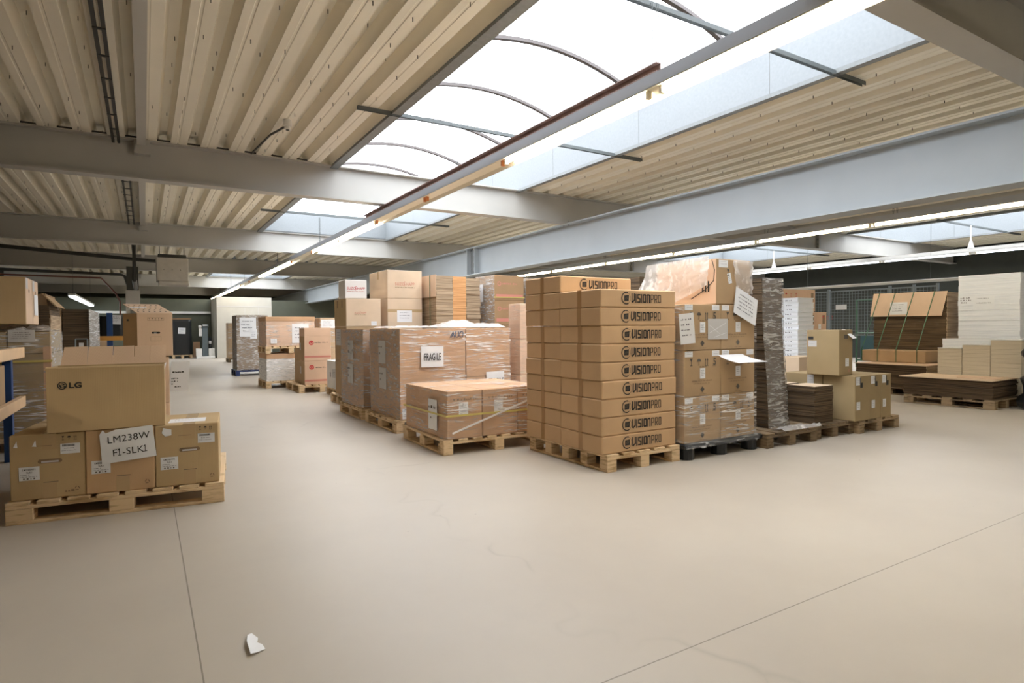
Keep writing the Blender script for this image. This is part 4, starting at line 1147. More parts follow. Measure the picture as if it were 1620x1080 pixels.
wrap(t, .575, .66, 1.945, 'stretch_film_grey_shade', seed=51, off=.007, sides='L', top=False); b = MB(); F = left(.59, .66); F.e = .015; sheet(b, F, .05, .30, 1.50, 1.80, 6); b.build('paper_sheet', t)
for zz in (.75, 1.56): b = MB(); b.box(-.30, .30, -.338, -.334, zz, zz + .016, 'strap_yellow'); b.build('strap', t)
t = thing('wrapped_load', 'grey film-wrapped load with white sheets, right of the striped pile', 'wrapped load', (5.95, 9.15, .0))
b = MB(); b.box(-.30, .30, -.40, .40, .15, 2.05, 'card_brown'); b.build('cartons', t); b = MB(); b.box(-.32, .32, -.42, .42, 0, .145, 'pallet_grey'); b.build('pallet', t)
b = MB(); F = FR((-.30, -.41, 0), (1, 0, 0), (0, 0, 1), .01); sheet(b, F, .03, .28, 1.68, 2.0, 6, lines=2); text(b, F, 'F', .10, 1.76, .07, 'ink', .03); b.build('paper_sheet', t)
wrap(t, .60, .80, 2.06, 'stretch_film_grey_shade', z0=.1, seed=52)
# ------------------------------------------------------------------ pallet with the monitor cartons, front left
A0 = -0.1145
ca, sa = math.cos(A0), math.sin(A0)
def LG(u, v): return (-0.753 + u * ca - v * sa, 4.779 + u * sa + v * ca)
px, py = LG(.61, .57)
pallet('pale wooden pallet under the three monitor cartons', px, py, 1.22, 1.14, h=.138, rot=A0, deck='y', n=8, blocks=(3, 3), bottom='x', bw=.12)
def lg_carton(name, label, u0, u1, v0, v1, z0, z1, mat, **kw):
    cx, cy = LG((u0 + u1) / 2, (v0 + v1) / 2); w, d = u1 - u0, v1 - v0
    return carton(name, label, cx - w / 2, cx + w / 2, cy - d / 2, cy + d / 2, z0, z1, mat, rot=A0, **kw)
def mon_label(b, F, u, v, w=.105, h=.085):
    rect(b, F, u, u + w, v, v + h, 'paper', 1.2)
    text(b, F, 'LM238WF1', u + w * .16, v + h * .74, h * .13, 'ink', .01, 2.4, .9); text(b, F, 'SLK1', u + w * .36, v + h * .53, h * .13, 'ink', .01, 2.4, .9)
    scribble(b, F, u + w * .08, u + w * .5, v + h * .38, h * .07, 'paper_ink', 3, 2.4); scribble(b, F, u + w * .08, u + w * .9, v + h * .25, h * .06, 'paper_ink', 4, 2.4); scribble(b, F, u + w * .2, u + w * .8, v + h * .08, h * .11, 'ink_grey', 5, 2.4)
def bar_label(b, F, u, v, w=.10, h=.062):
    rect(b, F, u, u + w, v, v + h, 'paper', 1.2)
    r = random.Random(4); x = u + w * .1
    while x < u + w * .72:
        q = r.uniform(.001, .003); rect(b, F, x, x + q, v + h * .72, v + h * .92, 'ink', 2.4); x += q + r.uniform(.001, .0025)
    scribble(b, F, u + w * .2, u + w * .7, v + h * .5, h * .09, 'paper_ink', 6, 2.4); scribble(b, F, u + w * .05, u + w * .8, v + h * .28, h * .07, 'paper_ink', 7, 2.4)
GR = 'monitor cartons in a row on the pallet'
for i, (u0, u1, mat, lab) in enumerate(((.02, .41, 'card_olive', 'monitor carton at the outer left end of the row on the front pallet'), (.414, .80, 'card_warm', 'monitor carton in the middle of the row, behind the big white sheet'), (.804, 1.19, 'card_olive', 'monitor carton at the right end of the row, nearest the open floor'))):
    if i == 1: mat = 'card_tan'
    t, w, d, h = lg_carton('monitor_carton', lab, u0, u1, .03 + .006 * (i == 0), .03 + .575, .14, .556 if i else .552, mat, group=GR)
    F = front(w, d)
    b = MB()
    icons(b, F, w - .115, h - .045, .024, 'ink', 'GUA', 1.35); recycle(b, F, w - .045, .05, .020, 'ink_soft')
    stroke(b, F, [(.17, .105), (.245, .105)], .0035, 'ink_grey'); stroke(b, F, [(.14, h - .075), (.215, h - .075)], .003, 'ink_soft')
    if i == 0: scribble(b, F, w - .11, w - .06, .03, .018, 'ink_soft', 4)
    b.build('printed_symbols', t)
    if i != 1:
        b = MB(); bar_label(b, F, w - .13, h - .135, .105, .065); b.build('label', t)
        b = MB(); rect(b, F, .155, .255, h - .187, h - .160, 'ink_soft', 1.0); disc(b, F, .155, h - .1735, .0135, 'ink_soft', 1.0); disc(b, F, .255, h - .1735, .0135, 'ink_soft', 1.0)
        rect(b, F, .16, .25, h - .183, h - .172, 'paper_grey', 2.0); b.build('handle_hole', t)
    b = MB(); mon_label(b, F, (.045, .03, .03)[i], (.125, .13, .115)[i]); b.build('label', t)
    b = MB(); rect(b, F, .165, .24, .0, .10, 'tape_clear', .8); b.build('tape', t)
    b = MB(); b.box(-w / 2 + .165, -w / 2 + .24, -d / 2 - .001, d / 2, h - .001, h + .001, 'tape_clear'); b.box(-w / 2 + .165, -w / 2 + .24, -d / 2 - .001, -d / 2, h - .10, h, 'tape_clear'); b.build('tape', t)
    if i == 0:
        b = MB()
        for u in (.02, .115): b.poly([F.p(u, h - .075, 2), F.p(u + .022, h - .078, 2), F.p(u + .018, h - .035, 2)], 'paper')
        b.build('torn_label', t)
    if i == 2:
        b = MB(); b.poly([F.p(.04, h - .05, 2), F.p(.06, h - .075, 2), F.p(.098, h - .068, 2), F.p(.098, h - .03, 2), F.p(.07, h - .022, 2), F.p(.05, h - .016, 2)], 'paper'); b.build('torn_label', t)
        b = MB(); T = topf(w, d, h); sheet(b, T, .07, .30, .10, .30, 5, lines=2); b.build('top_label', t)
t, w, d, h = lg_carton('monitor_carton', 'monitor carton in the back row, partly under the open carton', .03, .62, .62, 1.10, .14, .554, 'card_olive', group=GR)
# handwritten-size paper sheet LM238W F1-SLK1
cx, cy = LG(.660, .022)
t = thing('paper_sheet', 'large white sheet reading LM238W F1-SLK1 on the middle monitor carton', 'paper', (cx, cy, .33), A0)
b = MB(); F = FR((-.155, -.006, .0), (1, 0, .115), (-.06, 0, 1), .001)
b.poly([F.p(0, 0), F.p(.31, -.006), F.p(.302, .205), F.p(.17, .208), F.p(.09, .212), F.p(.035, .198), F.p(.02, .222), F.p(0, .195)], 'paper')
G = F.sub(0, 0, -.02)
text(b, G, 'LM238W', .035, .130, .044, 'ink', .0, 2.5, .98)
def one(u, v, h):
    stroke(b, G, [(u - .22 * h, v + .78 * h), (u, v + h), (u, v)], .10 * h, 'ink', 2.5, False); stroke(b, G, [(u - .24 * h, v + .045 * h), (u + .24 * h, v + .045 * h)], .09 * h, 'ink', 2.5, False)
text(b, G, 'F', .06, .042, .044, 'ink', .0, 2.5, .98); one(.100, .042, .044); text(b, G, '-SLK', .116, .042, .044, 'ink', .0, 2.5, .98); one(.247, .042, .044)
b.build('sheet', t)
# open carton with round logo
cx, cy = LG(.53, .33)
A1 = -.035
t = thing('open_carton', 'open carton with round logo and LG letters on the monitor cartons', 'carton', (-.203, 4.95, .559), A1)
w, d, h = .645, .43, .405; th = .006
b = MB(); b.cbox(-w / 2, w / 2, -d / 2, -d / 2 + th, 0, h, 'card_olive', .002); b.box(-w / 2, w / 2, d / 2 - th, d / 2, 0, h, 'card_olive'); b.box(-w / 2, -w / 2 + th, -d / 2 + th, d / 2 - th, 0, h, 'card_olive'); b.box(w / 2 - th, w / 2, -d / 2 + th, d / 2 - th, 0, h - .004, 'card_olive'); b.box(-w / 2 + th, w / 2 - th, -d / 2 + th, d / 2 - th, 0, th, 'card_olive')
b.build('carton_body', t)
b = MB()                                            # front flap folded inwards, rolled edge
for q in range(5):
    a0, a1 = q * 22, (q + 1) * 22
    f = lambda a: (-d / 2 + .012 - .014 * math.cos(math.radians(a)), h - .004 + .014 * math.sin(math.radians(a)))
    (y0, z0), (y1, z1) = f(a0), f(a1); b.poly([(-w / 2, y0, z0), (w / 2, y0, z0), (w / 2, y1, z1), (-w / 2, y1, z1)], 'card_olive')
b.poly([(-w / 2, -d / 2 + .012, h + .01), (w / 2, -d / 2 + .012, h + .01), (w / 2 - .02, -d / 2 + .10, h - .10), (-w / 2 + .02, -d / 2 + .10, h - .10)], 'card_olive')
b.build('front_flap', t)
b = MB(); k = 5; xs = [-w / 2 + .03, -w / 2 + .17, -w / 2 + .32, -w / 2 + .45, -w / 2 + .55, w / 2 + .005]
for i in range(5):
    y0 = d / 2 + (.004 if i % 2 else 0); xb = xs[i] - (.012 if i == 0 else 0)
    b.hexa([(xb, y0 - .004, h - .01), (xs[i + 1], y0 - .004, h - .01), (xs[i + 1], y0 + .002, h - .01), (xb, y0 + .002, h - .01)],
           [(xs[i] + .008, y0 + .05, h + .125), (xs[i + 1] + .003, y0 + .05, h + .128), (xs[i + 1] + .003, y0 + .056, h + .128), (xs[i] + .008, y0 + .056, h + .125)], 'card_peach')
b.build('back_flap', t)
b = MB(); F = front(w, d); cu, cv, r_ = .083, h - .108, .025
disc(b, F, cu, cv, r_, 'ink', 1.5, 28); ring(b, F, cu, cv, r_ * .68, r_ * .14, -10, 190, 'card_olive', 2.5, 20); ring(b, F, cu, cv, r_ * .68, r_ * .14, 190, 300, 'card_olive', 2.5, 12)
stroke(b, F, [(cu - r_ * .02, cv + r_ * .36), (cu - r_ * .02, cv - r_ * .34), (cu + r_ * .26, cv - r_ * .34)], r_ * .14, 'card_olive', 2.5); stroke(b, F, [(cu + r_ * .62, cv), (cu + r_ * .28, cv)], r_ * .14, 'card_olive', 2.5); disc(b, F, cu - r_ * .32, cv + r_ * .28, r_ * .12, 'card_olive', 2.5, 10)
text(b, F, 'LG', .116, h - .1245, .034, 'ink', .035, 2.0, 1.15)
b.build('printed_logo', t)
b = MB(); F = right(w, d); 
b.poly([(w / 2 + .002, -d / 2 + .01, h - .03), (w / 2 + .002, -d / 2 + .10, h - .02), (w / 2 + .014, -d / 2 + .05, h + .02), (w / 2 + .003, -d / 2, h + .012)], 'paper_grey'); b.build('torn_tape', t)

# second pile behind it, with the carton that has a slotted sloping lid
pallet('pallet hidden behind the monitor cartons', -.06, 6.52, .72, .80)
t, w, d, h = carton('plain_carton', 'tall brown carton mostly hidden behind the open carton', -.40, .185, 6.14, 6.85, .147, .56, 'card_peach')
t, w, d, h = carton('plain_carton', 'brown carton behind the open carton, under the one with the sloping lid', -.40, .185, 6.14, 6.85, .563, .972, 'card_peach')
t = thing('slotted_carton', 'upright carton with slotted sloping lid behind the open carton', 'carton', (.082, 6.26, .976), 0.0)
w, d, h = .268, .26, .375
b = MB(); b.cbox(-w / 2, w / 2, -d / 2, -d / 2 + .006, 0, h, 'card_peach', .002); b.box(w / 2 - .006, w / 2, -d / 2 + .006, d / 2, 0, h, 'card_tan'); b.box(-w / 2, w / 2, d / 2 - .006, d / 2, 0, h, 'card_tan'); b.box(-w / 2, w / 2, -d / 2, d / 2, 0, .006, 'card_tan'); b.box(-w / 2, -w / 2 + .005, -d / 2 + .006, d / 2, 0, h, 'card_dark'); b.build('carton_body', t)
b = MB(); b.hexa([(-w / 2 + .004, -d / 2, 0), (-w / 2 + .004, -d / 2 + .005, 0), (-w / 2 - .105, d / 2 - .12, 0), (-w / 2 - .105, d / 2 - .125, 0)], [(-w / 2 + .004, -d / 2, h), (-w / 2 + .004, -d / 2 + .005, h), (-w / 2 - .105, d / 2 - .12, h), (-w / 2 - .105, d / 2 - .125, h)], 'card_brown')
b.box(-w / 2 - .075, -w / 2 - .06, d / 2 - .18, d / 2 - .17, h - .065, h - .05, 'ink'); b.build('side_flap', t)
b = MB(); T0 = Vector((-w / 2, -d / 2, h)); TU = Vector((w, 0, 0)); TV = Vector((-.105, .26, .085)); e = Vector((0, .002, .005))
b.hexa([T0, T0 + TU, T0 + TU + TV, T0 + TV], [T0 + e, T0 + TU + e, T0 + TU + TV + e, T0 + TV + e], 'card_peach')
F = FR(T0 + e, TU, TV - TU * (TV.dot(TU) / TU.dot(TU)), .001); sk = TV.dot(TU.normalized()); L_ = F.v.dot(TV)
for i in range(5):
    for q in range(6):
        v = L_ * (.1 + .17 * i); u = .02 + .042 * q + (.02 if i % 2 else 0); u_ = u + sk * v / L_
        if u < w - .02: b.poly([F.p(u_, v, 1), F.p(u_ + .009, v, 1), F.p(u_ + .009 + sk * .09, v + L_ * .09, 1), F.p(u_ + sk * .09, v + L_ * .09, 1)], 'ink')
b.build('slotted_lid', t)
b = MB(); b.cbox(-w / 2 - .07, -w / 2 + .09, -d / 2 + .12, d / 2 - .02, h - .03, h + .055, 'foam_white', .02); b.build('foam_insert', t)
b = MB(); F = front(w, d); 
rect(b, F, .078, .202, h - .062, h - .036, 'ink_soft'); rect(b, F, .080, .200, h - .060, h - .038, 'card_peach', 2); icons(b, F, .092, h - .058, .018, 'ink', 'GUAGU', 1.3)
rect(b, F, .115, .165, .198, .214, 'ink', 2); disc(b, F, .115, .206, .008, 'ink', 2, 12); disc(b, F, .165, .206, .008, 'ink', 2, 12); rect(b, F, .125, .145, .199, .208, 'paper_grey', 3)
for (p0, p1) in (((.10, .135), (.178, .135)), ((.178, .135), (.178, .172)), ((.178, .172), (.10, .172)), ((.10, .172), (.10, .135))): stroke(b, F, [p0, p1], .0015, 'ink_soft')
b.build('printed_symbols', t)
t = thing('paper_sheet', 'white sheet sticking out to the right behind the open carton', 'paper', (.19, 6.13, .93))
b = MB(); F = FR((-.005, 0, -.27), (1, -.05, 0), (.06, 0, 1), .001); sheet(b, F, 0, .145, 0, .265, 3, lines=0); F2 = FR(F.p(.145, 0, 0), F.u * -1, F.v, .001); rect(b, F2, 0, .145, 0, .265, 'paper')
scribble(b, F, .012, .105, .165, .013, 'ink', 2, 2); scribble(b, F, .008, .06, .11, .011, 'ink', 3, 2); scribble(b, F, .008, .055, .085, .011, 'ink', 4, 2); scribble(b, F, .01, .03, .06, .011, 'ink', 5, 2); scribble(b, F, .035, .09, .035, .011, 'ink', 6, 2); b.build('sheet', t)

# ------------------------------------------------------------------ low rack with orange beams at the left edge
t = thing('storage_rack', 'low rack with blue upright and orange beams at the left edge', 'rack', (-1.0, 7.0, 0))
for z0, z1 in ((.95, 1.05), (.475, .575)):
    b = MB(); b.cbox(-.05, 0, -3.6, .505, z0, z1, 'rack_orange', .004); b.build('beam', t)
    b = MB(); b.cbox(-.95, -.90, -3.6, .505, z0, z1, 'rack_orange', .004); b.build('beam', t)
for yy in (.12, -3.2):
    for xx in (-.115, -.90):
        b = MB(); b.box(xx, xx + .065, yy, yy + .09, 0, .955, 'rack_blue'); b.build('upright', t)
for z1 in (1.05, .575):
    b = MB(); b.box(-.95, -.05, -3.6, .5, z1 - .09, z1 - .075, 'pallet_grey'); b.build('shelf_board', t)
t, w, d, h = carton('shelf_carton', 'brown carton with a white sheet on the lower shelf of the low rack', -1.75, -1.07, 6.2, 6.95, .502, .90, 'card_brown')
b = MB(); F = right(w, d); F.e = .004; sheet(b, F, .05, .40, .18, .385, 3, lines=0); scribble(b, F, .2, .39, .33, .03, 'ink', 5); b.build('paper_sheet', t)
# big wrapped load behind the rack
pallet('pallet under the film-wrapped brown load behind the low rack', -1.42, 8.15, 1.22, 1.0)
t = thing('wrapped_load', 'wide brown load with yellowish strap under film, behind the low rack', 'wrapped load', (-1.42, 8.15, .147))
b = MB()
for (x0, x1) in ((-.605, -.06), (-.052, .26), (.268, .605)):
    for (z0, z1) in ((0, .45), (.453, .83), (.833, 1.05)):
        b.cbox(x0, x1, -.49, .49, z0, z1, 'card_drab', .006)
b.build('cartons', t)
b = MB(); b.box(.545, .608, -.493, -.43, 0, .90, 'card_warm'); b.build('edge_guard', t)
b = MB(); F = front(1.21, .98); F.e = .012; sheet(b, F, .88, 1.09, .95, 1.07, 4, mat='paper_grey', ink='ink_grey', lines=4); b.build('label', t); b = MB(); sheet(b, F, .69, .78, .62, .70, 5, mat='paper_grey', ink='ink_grey', lines=3); b.build('label', t)
b = MB(); b.box(-.62, .62, -.506, -.502, .745, .765, 'strap_yellow'); b.build('strap', t)
wrap(t, 1.21, .98, 1.05, 'stretch_film', seed=60, off=.007, top=False, sides='F'); wrap(t, 1.21, .98, 1.055, 'stretch_film_heavy', seed=61, off=.008, top=False, sides='R', name='stretch_wrap')
b = MB(); k = b.mi('stretch_film_top'); rr = random.Random(61); nu, nv = 24, 6
for i in range(nv + 1):
    for q in range(nu + 1): b.v.append((-.60 + 1.2 * q / nu, -.50 + i * .16, 1.056 + (rr.uniform(0, .062) if i in (1, 2) else rr.uniform(0, .02)) + (.045 if q > 20 and i == 0 else 0)))
for i in range(nv):
    for q in range(nu): A = i * (nu + 1) + q; b.f.append((A, A + 1, A + nu + 2, A + nu + 1)); b.m.append(k)
b.build('film_crumple', t, smooth=True)
for lab, y0, y1 in (('upright brown carton at the left edge on the wrapped load, front of two', 7.68, 8.10), ('upright brown carton behind the front one on the wrapped load', 8.11, 8.50)):
    t, w, d, h = carton('upright_carton', lab, -1.62, -1.005, y0, y1, 1.276, 1.747, 'card_olive', group='upright cartons on the wrapped load')
    b = MB(); F = right(w, d); rect(b, F, .003, d - .003, .003, h - .003, 'card_peach', .6); rect(b, F, .02, .14, h - .115, h - .006, 'paper_grey', 1.5); disc(b, F, .20, h - .13, .02, 'ink', 2, 10); b.build('toned_printed_side', t)  # side face laid over in a paler card colour, marks on top
    if y0 > 8: b = MB(); F.e = .006; sheet(b, F, .08, .33, .10, .32, 3, lines=0); b.build('paper_sheet', t)
# dark stacks further back on the left
t = thing('carton_bundle', 'dark stack of flat cartons with folded flaps on top, behind the wrapped load', 'carton bundle', (-1.42, 9.75, 0), 0)
b = MB(); slabs(b, -.44, .44, -.55, .5, .15, 1.52, 26, 'edge_dark', .008, 17); b.build('flat_cartons', t)
b = MB(); slabs(b, .30, .45, -.54, .5, .15, 1.40, 12, 'edge_tan', .004, 18); b.build('flat_cartons', t)
b = MB(); b.hexa([(-.40, -.5, 1.52), (.42, -.5, 1.52), (.42, .4, 1.52), (-.40, .4, 1.52)], [(-.42, -.52, 1.60), (.40, -.52, 1.66), (.40, .4, 1.66), (-.42, .4, 1.60)], 'card_dark')
for q in range(2): b.hexa([(.36, -.52 + .42 * q, 1.665), (.38, -.52 + .42 * q, 1.665), (.38, -.16 + .42 * q, 1.665), (.36, -.16 + .42 * q, 1.665)], [(.50, -.54 + .42 * q, 1.50), (.52, -.54 + .42 * q, 1.50), (.52, -.12 + .42 * q, 1.50), (.50, -.12 + .42 * q, 1.50)], 'card_brown')
b.build('folded_flaps', t)
b = MB(); b.box(-.45, .45, -.55, .5, 0, .145, 'pallet_dark'); b.build('pallet', t)
t = thing('wrapped_load', 'dark brown wrapped carton block behind the low rack, under the cool batten light', 'wrapped load', (-1.75, 13.2, 0))
b = MB()
for (x0, x1) in ((-.75, -.02), (.0, .62)):
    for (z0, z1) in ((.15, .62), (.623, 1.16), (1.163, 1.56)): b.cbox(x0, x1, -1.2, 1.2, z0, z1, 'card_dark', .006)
b.build('cartons', t)
b = MB(); slabs(b, .63, .98, -1.15, 1.2, .15, 1.56, 20, 'edge_dark', .006, 19); b.build('flat_cartons', t)
b = MB(); b.box(-.8, 1.0, -1.2, 1.2, 0, .145, 'pallet_dark'); b.build('pallet', t)
b = MB(); b.box(.985, 1.0, -1.2, 1.22, .10, 1.56, 'stretch_film_heavy'); b.build('stretch_wrap', t)
b = MB(); F = FR((.2, -1.21, 0), (1, 0, 0), (0, 0, 1), .004); sheet(b, F, -.12, .02, .92, .98, 4, mat='paper_grey'); b.build('label', t)
t = thing('hand_truck', 'small grey hand truck standing before the dark wrapped block', 'hand truck', (-.83, 11.4, 0))
for sx in (-.075, .075): b = MB(); b.tube([(sx, 0, .06), (sx, 0, 1.08)], .011, 'mesh_wire', 8); b.build('side_tube', t)
b = MB()
for zz in (.3, .62, .95, 1.08): b.tube([(-.075, 0, zz), (.075, 0, zz)], .009, 'mesh_wire', 8)
b.build('cross_bar', t)
b = MB(); b.box(-.03, .03, -.006, .0, .86, 1.02, 'white_enamel'); b.build('plate', t)
b = MB(); b.box(-.10, .10, -.16, 0, .01, .02, 'mesh_wire'); b.build('toe_plate', t)
for sx in (-.1, .1): b = MB(); b.tube([(sx - .015, .04, .07), (sx + .015, .04, .07)], .07, 'black_plastic', 14); b.build('wheel', t)
t = thing('storage_rack', 'distant pallet rack with an orange beam and blue upright', 'rack', (-.75, 20.0, 0))
b = MB(); b.box(-2.2, .27, -.05, 0, .94, 1.06, 'rack_orange_far'); b.build('beam', t)
for xx in (-.13, -2.1): b = MB(); b.box(xx, xx + .14, 0, .08, 0, 1.7, 'rack_blue'); b.build('upright', t)
b = MB(); b.box(-2.2, .27, 0, 1.0, 1.03, 1.06, 'pallet_grey'); b.build('shelf_board', t)
def black_load(label, cx, cy, w, d, z0, h, note):
    t = thing('black_wrapped_load', label, 'wrapped load', (cx, cy, z0), 0, 'loads wrapped in black film')
    b = MB(); rr = random.Random(int(h * 100)); n_ = 14; st = 0; k = b.mi('black_plastic')
    for i in range(n_ + 1):
        for q in range(24):
            a = q / 24 * 4; s = a % 1; e = int(a)
            p = [(-w / 2 + w * s, -d / 2), (w / 2, -d / 2 + d * s), (w / 2 - w * s, d / 2), (-w / 2, d / 2 - d * s)][e]
            f = 1 + rr.uniform(-.02, .015); b.v.append((p[0] * f, p[1] * f, h * i / n_))
    for i in range(n_):
        for q in range(24): b.f.append((i * 24 + q, i * 24 + (q + 1) % 24, (i + 1) * 24 + (q + 1) % 24, (i + 1) * 24 + q)); b.m.append(k)
    b.f.append(tuple(n_ * 24 + q for q in range(24))); b.m.append(k)
    b.build('black_film', t, smooth=True)
    b = MB(); F = FR((note, -d / 2 - .02, h * .60), (1, 0, -.05), (.05, 0, 1), .006); sheet(b, F, 0, .28, 0, .26, 3); b.build('paper_sheet', t)
    return t
black_load('black wrapped load with a white sheet on the distant orange rack', -.78, 20.55, .55, .8, 1.062, .55, -.05)
t = black_load('black wrapped load with a white sheet before the dark partition', 1.40, 30.1, .72, .9, .15, 1.52, -.16)
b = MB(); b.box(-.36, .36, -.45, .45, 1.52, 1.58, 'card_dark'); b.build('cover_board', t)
pallet('far pallet under the black wrapped load', 1.40, 30.1, .76, .95)
o = MB(); o.box(-.14, .14, 0, .02, 0, .68, 'card_warm'); o = o.build('wood_panel', None, (2.0, 30.5, 0)); tag(o, 'brown board leaning low beside the grey scale column', 'board')
for lab, x0, x1, y0, y1, hh in (('added light-blocking stack along the left wall beside the far orange rack', -4.6, -3.1, 16.0, 21.0, 1.45), ('added light-blocking stack along the left wall before the dark partition', -4.6, -3.1, 22.0, 28.0, 1.4), ('added light-blocking stack between the wrapped block and the far orange rack', -2.9, -1.2, 15.4, 18.8, 1.35), ('added light-blocking stack behind the far orange rack', -2.9, -1.2, 23.2, 28.5, 1.4)):  # added stacks, barely in view, that cut bounced light on the left
    t = thing('light_blocking_stack', lab, 'light blocker', ((x0 + x1) / 2, (y0 + y1) / 2, 0)); w, d = x1 - x0, y1 - y0
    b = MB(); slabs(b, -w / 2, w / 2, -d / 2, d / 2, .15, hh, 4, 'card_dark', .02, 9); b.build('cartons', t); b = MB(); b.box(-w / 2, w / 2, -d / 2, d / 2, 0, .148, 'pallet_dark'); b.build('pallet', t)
t = thing('platform_scale', 'grey upright scale column with white boxes at its foot', 'scale', (2.22, 28.8, 0))
b = MB(); b.cbox(-.35, .35, -.25, .25, 0, .09, 'white_enamel', .01); b.build('platform', t)
b = MB(); b.cbox(-.11, .11, .0, .14, .09, 1.36, 'scale_grey', .01); b.build('column', t)
b = MB(); b.cbox(-.12, .13, -.06, .12, 1.34, 1.45, 'scale_grey', .02); b.box(-.09, .09, -.064, -.06, 1.39, 1.43, 'paper_grey'); b.build('display_head', t)
for sx in (-.24, .24): b = MB(); b.cbox(sx - .115, sx + .115, -.05, .18, .09, .42, 'white_enamel', .01); b.build('white_box', t)
b = MB(); b.cbox(-.24, -.115, .0, .06, .95, 1.28, 'paper_grey', .005); b.cbox(-.25, -.13, -.02, .07, 1.28, 1.42, 'paper_grey', .03); b.build('side_box', t)
b = MB(); b.tube([(.19, .06, .42), (.19, .06, .62)], .05, 'black_plastic', 10); b.cbox(.14, .24, .0, .1, .62, .75, 'paper_grey', .01); b.tube([(.19, .05, .75), (.19, .05, .9)], .06, 'black_plastic', 10); b.build('canister', t)

# ------------------------------------------------------------------ far loads along the girder
def load(label, x0, x1, y0, y1, tiers, h0, mat, wrapm='stretch_film', caps=None, pm='pallet_grey', sheets=(), seed=1, name='wrapped_load', pal=True, group=None):
    w, d = x1 - x0, y1 - y0
    t = thing(name, label, 'wrapped load', ((x0 + x1) / 2, (y0 + y1) / 2, h0), 0, group)
    b = MB(); z = 0
    for hh in tiers: b.cbox(-w / 2, w / 2, -d / 2, d / 2, z, z + hh - .004, mat, .006); z += hh
    b.build('cartons', t)
    if caps:
        b = MB(); b.cbox(-w / 2 - .006, w / 2 + .006, -d / 2 - .006, d / 2 + .006, z - .004, z + caps, 'card_warm', .004); b.build('cap_tray', t)
    for (u, v, sw, sh) in sheets:
        b = MB(); F = front(w, d); F.e = .014 + .006 * (sw < .2); sheet(b, F, u, u + sw, v, v + sh, seed); b.build('paper_sheet', t)
    if wrapm: wrap(t, w, d, z, wrapm, seed=seed, off=.008, sides='FL', top=True)
    return t
t = pallet('dark blue pallet under the brown wrapped stack at the far end of the row', 2.42, 17.62, .80, 1.0, mat='pallet_blue', deck='y', blocks=(2, 3), n=5)
load('tall brown wrapped stack with white sheets on the dark blue pallet', 2.06, 2.82, 17.16, 18.10, (.34, .36, .36, .38), .147, 'card_dark', sheets=((.07, .88, .40, .50), (.32, .82, .17, .25)), seed=71, wrapm='stretch_film_grey_shade')
pallet('farthest wooden pallet in the row along the girder', 3.0, 24.9, .72, .8, mat='pallet_dark')
load('farthest wrapped pair of crates in the row along the girder', 2.66, 3.34, 24.55, 25.25, (.66, .66), .147, 'card_brown', seed=72)
pallet('lower pallet of the two-tier wrapped cartons', 2.60, 13.56, 1.0, 1.02, blocks=(3, 3), bottom='y')
load('lower tier of film-wrapped cartons with brown cap, on the floor pallet', 2.12, 3.08, 13.08, 14.02, (.46,), .147, 'card_white', wrapm='stretch_film_heavy', caps=.10, sheets=((.62, .22, .22, .22), (.55, .05, .15, .14)), seed=73)
pallet('upper pallet between the two tiers of wrapped cartons', 2.60, 13.56, 1.0, 1.02, z=.712, blocks=(3, 3))
load('upper tier of film-wrapped cartons with a large white sheet', 2.12, 3.08, 13.08, 14.02, (.52,), .858, 'card_pink', wrapm='stretch_film', caps=.09, sheets=((.50, .06, .34, .40), (.08, .06, .12, .10)), seed=74)
pallet('pallet under the brown carton between the two tiers and the printed piles', 3.55, 13.6, .72, .9)
load('brown wrapped carton between the two-tier load and the printed piles', 3.22, 3.88, 13.18, 14.0, (.65, .65), .147, 'card_brown', sheets=((.02, 1.08, .30, .18),), seed=75, wrapm='stretch_film')
pallet('wooden pallet under the two pinkish cartons with a red stripe', 2.90, 12.36, .86, 1.24, blocks=(3, 3), bottom='y')
for k, (z0, z1) in enumerate(((.147, .598), (.602, 1.075))):
    t, w, d, h = carton('pink_carton', ['lower pinkish carton with red stripe and logo, partly behind the white box', 'upper pinkish carton with red stripe and open flaps standing up'][k], 2.585, 3.085, 11.80, 12.22, z0, z1, 'card_pink', group='pinkish cartons with a red stripe')
    b = MB(); F = front(w, d); ring(b, F, .13, h - .12 if k == 0 else h - .13, .035, .02, 0, 360, 'ink_red'); rect(b, F, .115, .145, h - .14, h - .10, 'ink_red', 3); scribble(b, F, .19, .44, h - .135, .022, 'ink_grey', 3); rect(b, F, 0, w, .06, .095, 'ink_red_soft'); b.build('printed_logo', t)
    b = MB(); F = left(w, d); rect(b, F, .003, d - .003, .003, h - .003, 'card_brown', .6); sheet(b, F, .05, .13, .2, .34, 3, mat='paper_grey'); b.build('toned_printed_side', t)  # left face laid over in a browner card colour, label on top
    if k: b = MB(); b.box(-w / 2, w / 2, -d / 2, -d / 2 + .005, h, h + .155, 'card_pink'); b.box(-w / 2, -w / 2 + .005, -d / 2, d / 2, h, h + .15, 'card_pink'); b.build('open_flap', t)
for k, (z0, z1) in enumerate(((.147, .58), (.585, .84))):
    t, w, d, h = carton('plain_carton', ['lower small brown carton beside the pinkish ones', 'upper small brown carton beside the pinkish ones'][k], 2.60, 3.0 - .12 * k, 12.28, 12.75, z0, z1, 'card_brown')
pallet('low pallet under the white box', 3.22, 10.95, .66, .95, h=.125)
t, w, d, h = carton('white_box', 'small white box with a note beside the grey wrapped load', 2.90, 3.52, 10.50, 11.40, .128, .63, 'card_white')
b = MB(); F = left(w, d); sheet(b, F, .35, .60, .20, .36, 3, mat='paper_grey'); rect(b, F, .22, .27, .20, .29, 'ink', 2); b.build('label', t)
b = MB(); rr = random.Random(81); k = b.mi('stretch_film_top')
